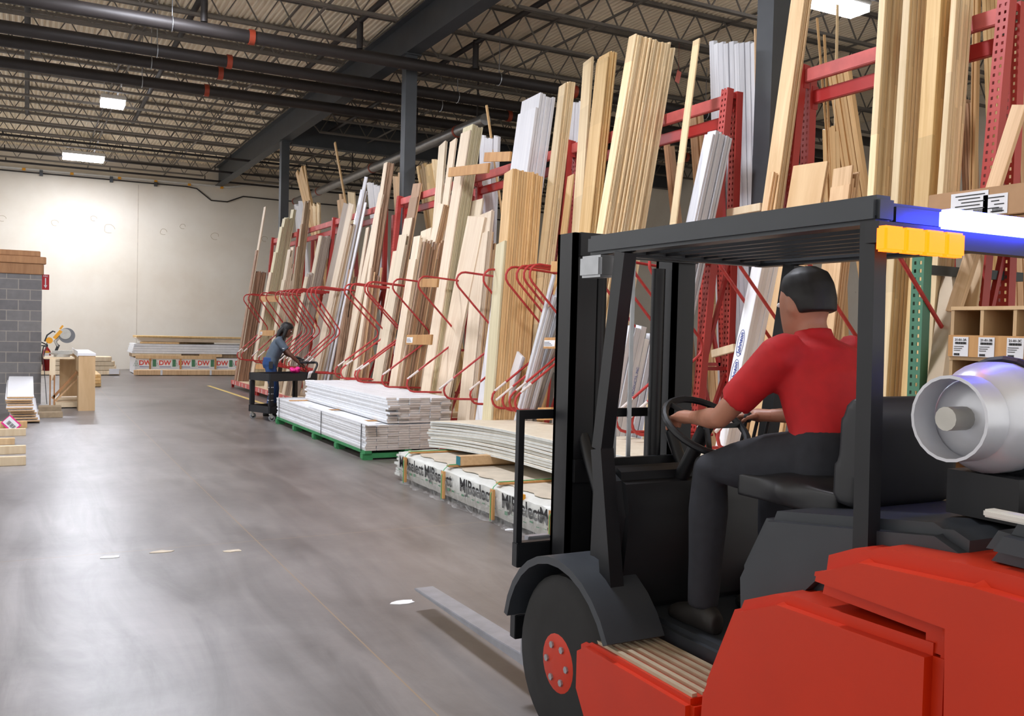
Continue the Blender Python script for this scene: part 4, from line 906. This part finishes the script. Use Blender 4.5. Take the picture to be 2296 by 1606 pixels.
def shelf():
    x0, x1 = 4.62, 5.1
    zs = [1.83, 1.55, 1.27, .99, .71, .43]
    for z0 in zs: MB().box(x0, x1, 1.9, 3.44, z0, z0+.02).build('shelf_plank', 'ply_cabinet', t)
    for z1, z0 in zip(zs, zs[1:]):
        for y in (3.42,3.24,3.05,2.86,2.67,2.48,2.29,2.1,1.9): MB().box(x0+.004, x1, y, y+.02, z0+.02, z1).build('divider_board', 'ply_cabinet', t)
    MB().box(x1, x1+.012, 1.9, 3.44, .43, 1.85).build('back_panel', 'oak', t)
    for zt in (1.69, 1.41, 1.13, .85): MB().box(x0-.012, x0-.0005, 1.9, 3.44, zt-.12, zt).build('label_rail', 'block_wood', t)
    for y, nm in ((3.36,'21-01-3A'),(3.205,'21-01-3B'),(3.04,'21-01-3C'),(2.85,'21-01-3D')):
        MB().box(x0-.0155, x0-.0125, y-.047, y+.047, 1.572, 1.68).build('location_label', 'paper', t)
        text('label_code', nm, 'ink', frame((x0-.017, y, 1.664), (0,-1,0), (-1,0,0)), .019, t)
        m = MB()
        for k in range(14): m.box(x0-.0175, x0-.016, y-.035+k*.005, y-.0325+k*.005+(k%3)*.001, 1.64, 1.652)
        for k in range(3): m.box(x0-.0175, x0-.016, y-.02+k*.01, y+.04, 1.626-k*.011, 1.629-k*.011)
        for k in range(7): m.box(x0-.0175, x0-.016, y+.005+k*.005, y+.008+k*.005, 1.577, 1.589)
        m.build('label_print', 'ink', t)
    for y in (3.4, 1.92): MB().box(x0, x0+.06, y, y+.04, 0, .43).build('leg', 'ply_cabinet', t)
shelf()
# ================================================================== CART AND WORKER
E1 = Vector((.925,.377,0)).normalized(); E2 = Vector((-E1.y, E1.x, 0)); C0 = Vector((3.68,15.71,0))
MC = Matrix(((E1.x,E2.x,0,C0.x),(E1.y,E2.y,0,C0.y),(0,0,1,0),(0,0,0,1)))
t = thing('utility_cart', 'black plastic two shelf utility cart beside the worker', 'cart', C0+E1*.5+E2*.3)
LC, WC = 1.0, .62
def tray(z0, z1, nm):
    m = MB(MC); r = .05
    for a in ((0,LC,0,.03),(0,LC,WC-.03,WC),(0,.03,.03,WC-.03),(LC-.03,LC,.03,WC-.03)): m.box(a[0],a[1],a[2],a[3],z0,z1)
    m.box(.03,LC-.03,.03,WC-.03,z0+.01,z0+.04); m.build(nm, 'dark_plastic', t, bev=.006)
tray(.68,.81,'top_tray'); tray(.13,.25,'bottom_tray')
for x in (0, LC-.09):
    for y in (0, WC-.07):
        MB(MC).box(x+.002,x+.088,y+.002,y+.068,.25,.68).build('corner_post', 'dark_plastic', t, bev=.012)
        c_ = MC @ Vector((x+.045, y+.035, 0)); m = MB(); m.cyl(c_+Vector((0,0,.105)), c_+Vector((0,0,.14)), .03); m.bar(c_+Vector((.02,.03,.05)), c_+Vector((0,.03,.12)), .006, .04); m.bar(c_+Vector((.02,-.03,.05)), c_+Vector((0,-.03,.12)), .006, .04)
        k = m.build('caster', 'tool_silver', t); MB().cyl(c_+Vector((.02,-.022,.052)), c_+Vector((.02,.022,.052)), .052, 20).build('wheel', 'wheel_grey', k, smooth=True); MB().cyl(c_+Vector((.02,-.024,.052)), c_+Vector((.02,.024,.052)), .03, 16).build('hub', 'rubber', k, smooth=True)
MB(MC).tube(fillet([(LC-.06,.06,.78),(LC+.08,.08,.99),(LC+.08,WC-.08,.99),(LC-.06,WC-.06,.78)], .1), .02, 10).build('push_handle', 'dark_plastic', t, smooth=True)
MB(MC).box(LC-.1,LC+.1,.2,.42,.965,1.0).build('handle_tray', 'dark_plastic', t, bev=.008)
m = MB(MC)
for x in (.03,.06):
    for z in (.36,.47,.58): m.cyl((x,-.002,z),(x,.004,z),.007,8); m.cyl((-.002,x,z),(.004,x,z),.007,8)
m.build('rivets', 'paper', t)
o = remeshed(MB(MC).ell((.74,.3,.84),(.1,.08,.045)).ell((.83,.35,.87),(.045,.05,.04)).ell((.66,.25,.85),(.05,.05,.03)).ell((.76,.24,.88),(.04,.04,.03)).ell((.72,.38,.87),(.035,.05,.03)), 'pink_rag', 'pink', None, .012, 2); tag(o, 'bright pink rag bundle lying in the cart', 'rag')
tag(MB(MC).loft([[(.76+a*.02,-.03-.01*math.sin(a*2),z),(.82+a*.03,-.035+.012*math.cos(a*3),z+.01),(.82+a*.03,-.03,z+.012),(.76+a*.02,-.025,z)] for a, z in ((0,.72),(.5,.78),(1,.815),(1.5,.84),(2,.82))]).build('wipe', 'paper'), 'crumpled white wipe hanging on the cart rim', 'wipe')

def person(name, label, loc, face, P, skin, shirt, pants, hair, sleeve=.6, glove=False):
    """P: joints in (forward, left, up) metres from loc"""
    f = Vector((face[0], face[1], 0)).normalized(); l = Vector((-f.y, f.x, 0)); B = Vector(loc)
    M = Matrix(((f.x,l.x,0,B.x),(f.y,l.y,0,B.y),(0,0,1,B.z),(0,0,0,1)))
    P = {k: Vector(v) for k, v in P.items()}
    t = thing(name, label, 'person', loc)
    def limb(m, a, b, c_, ra, rb, rc):
        ab = a.lerp(b, .35); bc = b.lerp(c_, .3)
        m.tube([a, ab, a.lerp(b,.7), b, bc, b.lerp(c_,.65), c_], [ra, ra*1.03, (ra+rb*1.3)/2.2, rb, rb*1.06, (rb+rc)/2, rc], 12)
    def torso(m, g, top=1.):
        h, w_, c_, s_ = P['hip'], P['waist'], P['chest'], P['neck']
        ax = [h+(h-w_).normalized()*.08, h, h.lerp(w_,.55), w_, w_.lerp(c_,.5), c_, c_.lerp(s_,.6), s_.lerp(c_,.12)]
        R_ = [(.1,.13),(.118,.172),(.115,.165),(.112,.152),(.118,.162),(.122,.172),(.095,.165),(.055,.085)]
        rings = []
        for p, (rf, rl) in zip(ax, R_):
            d = (s_-h).normalized(); fw = Vector((1,0,0)); fw = (fw-d*fw.dot(d)).normalized(); lw = d.cross(fw)
            rings.append([p+fw*((rf+g)*math.cos(2*PI*k/18))+lw*((rl+g)*math.sin(2*PI*k/18)) for k in range(18)])
        m.loft(rings)
    def head(m):
        n_, h = P['neck'], P['head']; m.tube([n_-Vector((.01,0,.03)), n_.lerp(h,.5), h-Vector((0,0,.03))], [.06,.052,.055], 12)
        u = (h-n_).normalized(); look = P.get('look', Vector((1,0,-.3))).normalized(); u = (u-look*u.dot(look)).normalized(); s_ = look.cross(u)
        T = lambda a, b, c__: h+look*a+s_*b+u*c__
        rows = [(-.115,.035,.03,.055),(-.1,.058,.045,.035),(-.06,.085,.062,.012),(-.01,.1,.072,0),(.04,.103,.076,-.006),(.085,.09,.07,-.012),(.118,.05,.045,-.012),(.126,.012,.012,-.012)]
        m.loft([[T(dx+rx*math.cos(2*PI*k/16), ry*math.sin(2*PI*k/16), z) for k in range(16)] for z, rx, ry, dx in rows])
        m.loft([[T(.085+a*math.cos(2*PI*k/8)*1., b*math.sin(2*PI*k/8), z) for k in range(8)] for z, a, b in ((.03,.012,.008),(0,.022,.011),(-.022,.031,.016),(-.032,.012,.012))])
        for sg in (1,-1):
            m.loft([[T(-.01+a*math.cos(2*PI*k/8), sg*(.07+.012*(1 if j else 0)), .0+1.5*a*math.sin(2*PI*k/8)) for k in range(8)] for j, a in enumerate((.024,.02))])
        m.loft([[T(.083+a*math.cos(2*PI*k/8)*.5, 1.7*a*math.sin(2*PI*k/8), z) for k in range(8)] for z, a in ((-.052,.008),(-.06,.017),(-.068,.016),(-.076,.007))])
        return T
    body = MB(M)
    torso(body, -.008); T = head(body)
    for sd in ('l', 'r'):
        if 'sh_'+sd in P:
            limb(body, P['sh_'+sd], P['el_'+sd], P['wr_'+sd], .048, .038, .026)
        limb(body, P['hp_'+sd], P['kn_'+sd], P['an_'+sd], .078, .052, .036)
        a = P['an_'+sd]; body.tube([a+Vector((-.05,0,-.045)), a+Vector((.06,0,-.05)), a+Vector((.15,0,-.06))], [(.03,.035),(.04,.028),(.03,.018)], 10)
    body_o = remeshed(body, 'body', skin, t, .011, 3)
    for sd in ('l', 'r'):                                          # palms, four fingers and a thumb each
        w_, hd, cu = P['wr_'+sd], P['hd_'+sd].normalized(), P.get('cu_'+sd, Vector((0,0,-1))).normalized(); side = hd.cross(cu).normalized()*(1 if sd == 'r' else -1)
        hm = MB(M); hm.tube([w_-hd*.03, w_+hd*.02, w_+hd*.05, w_+hd*.092], [.026, (.034,.018), (.042,.019), (.04,.015)] if abs(side.z) > .5 else [.026, (.03,.026), (.034,.028), (.032,.022)], 10)
        for k in range(4):
            o_ = w_+hd*.085+side*(.031-.0205*k); L_ = (.038,.044,.041,.032)[k]
            hm.tube([o_, o_+hd*L_+cu*.006, o_+hd*(L_*1.4)+cu*(.02+.004*k), o_+hd*(L_*1.45)+cu*(.048+.003*k)], [.0095,.009,.0085,.007], 8)
        o_ = w_+hd*.03+side*.034; hm.tube([o_, o_+side*.024+hd*.026+cu*.008, o_+side*.026+hd*.052+cu*.026], [.012,.0105,.008], 8)
        remeshed(hm, 'hand', 'glove' if (glove and sd == 'l') else skin, body_o, .006, 1)
    sh = MB(M); torso(sh, .012)
    for sd in ('l', 'r'):
        a, b = P['sh_'+sd], P['el_'+sd]; sh.tube([a+(P['neck']-a)*.35, a, a.lerp(b,.4), a.lerp(b,sleeve), a.lerp(b, sleeve+.12)], [.066,.072,.066,.064,.063], 14)
    sh.tube([P['neck']-Vector((0,0,.035)), P['neck']+Vector((.012,0,.03))], [.074,.064], 16)
    remeshed(sh, 'shirt', shirt, t, .013, 3)
    pn = MB(M); h = P['hip']
    pn.loft([[h+Vector((rf*math.cos(2*PI*k/18)-.008, rl*math.sin(2*PI*k/18), z)) for k in range(18)] for z, rf, rl in ((.13,.122,.165),(.06,.133,.18),(0,.14,.188),(-.07,.12,.17))])
    for sd in ('l', 'r'): limb(pn, P['hp_'+sd], P['kn_'+sd], P['an_'+sd]+Vector((0,0,.0)), .098, .07, .058)
    remeshed(pn, 'trousers', pants, t, .013, 4)
    for sd in ('l', 'r'):
        a = P['an_'+sd]; fd = P.get('foot', Vector((1,0,0))); z0 = a.z-.085
        sm = MB(M); sm.loft([[(a.x-.09+q, a.y+w2*math.cos(2*PI*k/12), max(z0, z0+hh*.5+hh*.55*math.sin(2*PI*k/12))) for k in range(12)] for q, w2, hh in ((0,.03,.08),(.04,.042,.1),(.1,.044,.11),(.17,.046,.08),(.24,.04,.06),(.275,.02,.04))])
        remeshed(sm, 'shoe', 'shoe', t, .01, 2)
    hm = MB(M)
    if hair == 'long':
        hm.loft([[T(dx+rx*math.cos(2*PI*k/16), ry*math.sin(2*PI*k/16), z) for k in range(16)] for z, rx, ry, dx in ((-.06,.07,.078,-.055),(0,.092,.088,-.04),(.05,.11,.093,-.025),(.1,.105,.086,-.015),(.135,.06,.05,-.012),(.145,.015,.012,-.012))])
        for sg in (-1, 0, 1): hm.tube([T(-.06,sg*.05,.02), T(-.09,sg*.065,-.08), T(-.08,sg*.075,-.17), T(-.05,sg*.08,-.24)], [.05,.045,.035,.018], 10)
        hm.tube([T(.0,-.085,.02), T(.01,-.085,-.1), T(.03,-.07,-.2), T(.035,-.06,-.34)], [.035,.034,.03,.016], 10)
        hm.tube([T(.0,.085,.02), T(.01,.085,-.1), T(.03,.07,-.2), T(.035,.06,-.32)], [.035,.034,.03,.016], 10)
    else:
        hm.loft([[T(dx+rx*math.cos(2*PI*k/16), ry*math.sin(2*PI*k/16), z) for k in range(16)] for z, rx, ry, dx in ((-.03,.06,.07,-.055),(.02,.085,.083,-.035),(.07,.1,.083,-.016),(.11,.085,.07,-.013),(.137,.04,.035,-.012))])
    remeshed(hm, 'hair', 'hair_black', body_o, .009, 2)
    em = MB(M)
    for sg in (1, -1): em.ell(M.inverted() @ (M @ T(.086, sg*.032, .018)), (.011,.012,.009), 8, 6)
    em.build('eyes', 'paper', body_o, smooth=True)
    em = MB(M)
    for sg in (1, -1): em.ell(T(.095, sg*.031, .018), (.005,.006,.006), 8, 6)
    em.build('pupils', 'ink', body_o, smooth=True)
    return t, M, P, T
wk, M, P, T = person('person', 'worker in slate grey polo and blue jeans leaning over the black cart', (3.93,16.76,0), (.97,-.24), dict(
    hip=(0,0,.93), waist=(.03,0,1.06), chest=(.12,0,1.26), neck=(.18,0,1.42), head=(.27,0,1.555), look=(.86,-.12,-.42),
    sh_r=(.13,-.18,1.37), el_r=(.34,-.24,1.12), wr_r=(.52,-.2,.95), hd_r=(.8,.05,-.6), cu_r=(-.3,0,-1),
    sh_l=(.17,.18,1.37), el_l=(.26,.26,1.12), wr_l=(.42,.18,1.06), hd_l=(.95,-.1,-.15), cu_l=(0,-.3,-1),
    hp_r=(0,-.09,.88), kn_r=(.06,-.1,.48), an_r=(-.03,-.11,.085), hp_l=(0,.09,.88), kn_l=(.09,.1,.48), an_l=(.05,.11,.085)),
    'skin_dark', 'shirt_slate', 'jeans', 'long', .55, True)
MB(M).box(-.03,.04,-.215,-.185,.86,.99).build('belt_pouch', 'dark_plastic', wk, bev=.006); MB(M).box(-.14,-.125,-.03,.06,.99,1.05).build('belt_tag', 'sign_red', wk)
MB(M).tube([(.2,-.262,1.23),(.22,-.268,1.225),(.245,-.27,1.235)], (.006), 6).build('sleeve_print', 'paper', wk)
sc = thing('barcode_scanner', 'dark handheld scanner held in the gloved hand of the worker', 'scanner', M @ Vector((.55,.15,1.05)))
MB(M).box(.49,.6,.11,.2,1.0,1.035).build('body', 'dark_plastic', sc, bev=.01); MB(M).bar((.52,.155,1.0),(.5,.155,.93),.035).build('grip', 'dark_plastic', sc)
# ================================================================== FORKLIFT
FX0, FX1 = 1.85, 2.97; FC = (FX0+FX1)/2
t = thing('forklift', 'large orange and charcoal forklift facing down the aisle', 'forklift', (FC, 2.0, 0))
def roundprism(poly, x0, x1, nm, mat, bev=.03): return MB().prism(poly, x0, x1, 'x').build(nm, mat, t, bev=bev, smooth=True)
# counterweight and body shells, side profiles in (y, z)
roundprism([(.42,.3),(.38,.7),(.42,1.05),(.5,1.14),(1.3,1.15),(1.62,1.13),(1.78,1.06),(1.8,.97),(1.4,.96),(1.38,.28),(1.1,.2),(.6,.2)], FX0, FX1, 'counterweight', 'orange_paint', .04)
roundprism([(1.385,.26),(1.385,.945),(1.9,.935),(2.08,.86),(2.22,.55),(2.24,.26)], FX0+.005, FX1-.005, 'body_panel', 'orange_paint', .03)
roundprism([(2.245,.2),(2.245,.5),(2.86,.5),(2.93,.46),(2.93,.3),(2.86,.2)], FX0, FX0+.3, 'side_step', 'orange_paint', .02)
roundprism([(2.245,.2),(2.245,.5),(2.86,.5),(2.93,.46),(2.93,.3),(2.86,.2)], FX1-.3, FX1, 'side_step', 'orange_paint', .02)
for k in range(6): MB().box(FX0+.03+k*.042, FX0+.05+k*.042, 2.27, 2.84, .5005, .512).build('step_tread', 'step_strip', t)
MB().box(FX0+.3, FX1-.3, 2.245, 3.05, .22, .56).build('floor_plate', 'charcoal_paint', t, bev=.02)
MB().box(FX0+.28, FX1-.28, .8, 2.2, .2, .4).build('chassis', 'mast_black', t)
roundprism([(.52,1.152),(.56,1.24),(1.3,1.25),(1.36,1.152)], FX0+.08, FX1-.08, 'rear_deck', 'charcoal_paint', .03)
roundprism([(1.4,.97),(1.4,1.16),(1.5,1.2),(2.1,1.12),(2.22,.9),(2.2,.6),(1.83,.97)], FX0+.14, FX1-.14, 'hood', 'charcoal_paint', .03)
MB().box(FX0+.1, FX0+.14, .62, 1.35, 1.25, 1.268).build('trim_strip', 'conduit_white', t, bev=.004)
# dash, front cowl and fenders
roundprism([(2.92,.56),(2.86,.95),(2.9,1.1),(2.98,1.14),(3.1,1.08),(3.12,.56)], FX0+.16, FX1-.16, 'dashboard', 'mast_black', .03)
for x0, x1 in ((FX0-.005, FX0+.25), (FX1-.25, FX1+.005)):
    m = MB(); rg = []
    for k in range(13):
        a = math.radians(12+140*k/12); rg.append([(x, 3.08+r_*math.cos(a)*1.02, .34+r_*math.sin(a)) for x, r_ in ((x0,.39),(x1,.39),(x1,.42),(x0,.42))])
    m.loft(rg); m.build('fender', 'charcoal_paint', t, smooth=True)
def wheel(x0, x1, y, r_, nm):
    m = MB(); pr = [(0,r_*.55),(.005,r_*.9),(.03,r_),((x1-x0)/2,r_*1.01),(x1-x0-.03,r_),(x1-x0-.005,r_*.9),(x1-x0,r_*.55)]
    m.lathe((x0,y,r_),(1,0,0),pr,36); w_ = m.build(nm, 'rubber', t, smooth=True)
    h = MB(); h.lathe((x0-.004,y,r_),(1,0,0),[(0,.02),(.0,r_*.3),(.02,r_*.5),(.05,r_*.58),(x1-x0-.03,r_*.58),(x1-x0+.004,r_*.3),(x1-x0+.004,.02)],24); h.build('rim', 'orange_paint', w_, smooth=True)
    for k in range(6): a = 2*PI*k/6; MB().cyl((x0-.012,y+r_*.22*math.cos(a),r_+r_*.22*math.sin(a)),(x0+.0,y+r_*.22*math.cos(a),r_+r_*.22*math.sin(a)),.014,6).build('lug_nut', 'galv', w_)
wheel(FX0+.02, FX0+.23, 3.08, .34, 'front_wheel'); wheel(FX1-.23, FX1-.02, 3.08, .34, 'front_wheel'); wheel(FX0+.05, FX0+.23, 1.1, .26, 'rear_wheel'); wheel(FX1-.23, FX1-.05, 1.1, .26, 'rear_wheel')
# mast, carriage, forks
for x in (2.08, 2.62):
    m = MB(); m.box(x,x+.022,3.38,3.52,.12,2.08); m.box(x,x+.12,3.38,3.4,.12,2.08); m.box(x,x+.12,3.5,3.52,.12,2.08); m.build('outer_mast', 'mast_black', t)
for x in (2.115, 2.655): MB().box(x,x+.06,3.41,3.49,.15,2.05).build('inner_mast', 'mast_black', t)
for z in (.25, 1.0, 1.98): MB().box(2.1,2.74,3.36,3.385,z,z+.1).build('mast_crossmember', 'mast_black', t)
for x in (2.24, 2.56): MB().cyl((x,3.42,.2),(x,3.42,1.95),.032,14).build('lift_cylinder', 'mast_black', t, smooth=True)
for x in (2.36, 2.44): MB().box(x,x+.02,3.46,3.468,.4,2.0).build('lift_chain', 'galv', t)
for x in (2.16, 2.64): MB().cyl((x,2.95,.5),(x,3.4,1.2),.028,12).build('tilt_cylinder', 'mast_black', t, smooth=True)
m = MB()
for z in (.28, .6): m.box(1.93,2.89,3.55,3.6,z,z+.11)
for x in (2.12, 2.64): m.box(x,x+.05,3.52,3.55,.28,.72)
m.build('carriage', 'mast_black', t, bev=.004)
m = MB(); m.box(1.93,2.89,3.56,3.59,1.26,1.3)
for x in (1.93,2.17,2.4,2.63,2.86): m.box(x,x+.028,3.56,3.59,.71,1.26)
m.build('load_backrest', 'mast_black', t)
for x in (2.02, 2.68):
    m = MB(); m.prism([(3.61,.12),(3.61,.72),(3.65,.72),(3.66,.17),(4.0,.155),(4.95,.135),(4.97,.128),(4.95,.12)], x, x+.115, 'x'); m.build('fork', 'fork_steel', t, bev=.003)
# overhead guard
gz = 1.955
for x in (FX0+.1, FX1-.17):
    MB().bar((x+.035,2.86,.55),(x+.035,2.98,1.2),.06,.07).build('guard_leg', 'mast_black', t)
    MB().bar((x+.035,2.98,1.2),(x+.035,2.86,gz),.055,.065).build('guard_leg', 'mast_black', t)
    MB().bar((x+.03,1.7,1.06),(x+.03,1.715,gz+.02),.045,.05).build('guard_leg', 'mast_black', t)
    MB().box(x,x+.075,1.68,3.08,gz,gz+.075).build('guard_rail', 'charcoal_paint', t, bev=.012)
for y in (1.69, 3.01): MB().box(FX0+.175,FX1-.17,y,y+.06,gz,gz+.06).build('guard_crossbar', 'charcoal_paint', t, bev=.01)
for k in range(7): x = FX0+.24+k*.098; MB().box(x,x+.02,1.75,3.01,gz+.012,gz+.052).build('guard_bar', 'mast_black', t)
MB().box(FX0+.08,FX0+.16,2.95,3.1,gz-.09,gz-.005).build('work_light', 'galv', t, bev=.01)
# seat, steering, levers
remeshed(MB().ell((FC,2.22,1.15),(.25,.26,.09)).box(FC-.22,FC+.22,2.0,2.45,1.1,1.18), 'seat_cushion', 'dark_plastic', t, .02, 4)
remeshed(MB().prism([(1.93,1.13),(1.88,1.42),(1.92,1.49),(1.99,1.46),(2.03,1.16)], FC-.22, FC+.22, 'x'), 'seat_back', 'dark_plastic', t, .02, 4)
sw = Vector((FC-.08,2.78,1.3)); ax = Vector((0,-.55,.83)).normalized(); a_ = Vector((1,0,0)); b_ = ax.cross(a_)
m = MB(); m.tube([sw+a_*(.17*math.cos(q))+b_*(.17*math.sin(q)) for q in [2*PI*i/28 for i in range(29)]], .014, 8, False)
for q in (0, 2.1, 4.2): m.bar(sw, sw+a_*(.17*math.cos(q))+b_*(.17*math.sin(q)), .018)
m.build('steering_wheel', 'mast_black', t, smooth=True); MB().cyl(sw, sw-ax*.3, .03, 12).build('steering_column', 'mast_black', t, smooth=True)
for k in range(3): m = MB(); m.cyl((FC+.14+k*.06,2.86,1.1),(FC+.14+k*.06,2.8,1.32),.007,8); m.ell((FC+.14+k*.06,2.79,1.33),(.018,.018,.022)); m.build('control_lever', 'dark_plastic', t, smooth=True)
# gas tank on the back
m = MB(); m.lathe((FC-.33,1.5,1.46),(1,0,0),[(0,.02),(.005,.07),(.03,.115),(.08,.142),(.6,.142),(.66,.112),(.685,.06),(.7,.04)],28); k = m.build('gas_tank', 'tank_metal', t, smooth=True)
m = MB(); m.loft([[(FC-.39+d,1.5+r*math.cos(2*PI*q/24),1.46+r*math.sin(2*PI*q/24)) for q in range(24)] for d, r in ((.08,.1),(0,.1),(0,.108),(.08,.108))], False, True); m.build('tank_collar', 'tank_metal', k, smooth=True)
MB().cyl((FC-.4,1.5,1.46),(FC-.32,1.5,1.46),.03,14).build('valve', 'tool_silver', k, smooth=True)
for x in (FC-.18, FC+.16): MB().tube([(x,1.5+.15*math.cos(a),1.46+.15*math.sin(a)) for a in [2*PI*i/24 for i in range(25)]], .009, 6, False).build('tank_strap', 'mast_black', k)
MB().box(FC-.25,FC+.25,1.4,1.6,1.2,1.315).build('tank_cradle', 'mast_black', t)
# amber and blue lamps under the guard
MB().box(1.92,2.6,1.645,1.69,1.9,1.955).build('lamp_bracket', 'mast_black', t)
for k in range(4): MB().box(1.905+k*.078,1.978+k*.078,1.61,1.644,1.875,1.94).build('amber_lamp', 'amber', t, bev=.006)
MB().box(2.14,2.58,1.6,1.644,1.95,2.0).build('blue_lamp', 'blue_led', t, bev=.006)
# driver
person('person', 'forklift driver in a red shirt seated and facing down the aisle', (FC,2.24,-.04), (0,1), dict(
    hip=(-.03,0,1.26), waist=(-.02,0,1.38), chest=(.03,0,1.55), neck=(.08,0,1.69), head=(.13,0,1.8), look=(.97,0,-.14),
    sh_r=(.05,-.19,1.63), el_r=(.27,-.27,1.4), wr_r=(.5,-.2,1.38), hd_r=(.9,.2,-.05), cu_r=(0,0,-1),
    sh_l=(.05,.19,1.63), el_l=(.27,.25,1.4), wr_l=(.5,.18,1.38), hd_l=(.9,-.1,-.05), cu_l=(0,0,-1),
    hp_r=(0,-.1,1.29), kn_r=(.4,-.17,1.2), an_r=(.42,-.17,.68), hp_l=(0,.1,1.29), kn_l=(.4,.17,1.2), an_l=(.42,.17,.68)),
    'skin_light', 'shirt_red', 'trousers_dark', 'short', .6)
# ================================================================== RENDER LOOK
vs = scene.view_settings; vs.view_transform = 'Standard'; vs.look = 'None'; vs.gamma = 1; vs.use_curve_mapping = False; vs.exposure = .02
scene.display_settings.display_device = 'sRGB'
cy = scene.cycles; cy.use_denoising = True; cy.use_adaptive_sampling = True; cy.adaptive_threshold = .02; cy.max_bounces = 6; cy.diffuse_bounces = 4; cy.glossy_bounces = 3; cy.transparent_max_bounces = 12; cy.caustics_reflective = False; cy.caustics_refractive = False; cy.sample_clamp_indirect = 6.
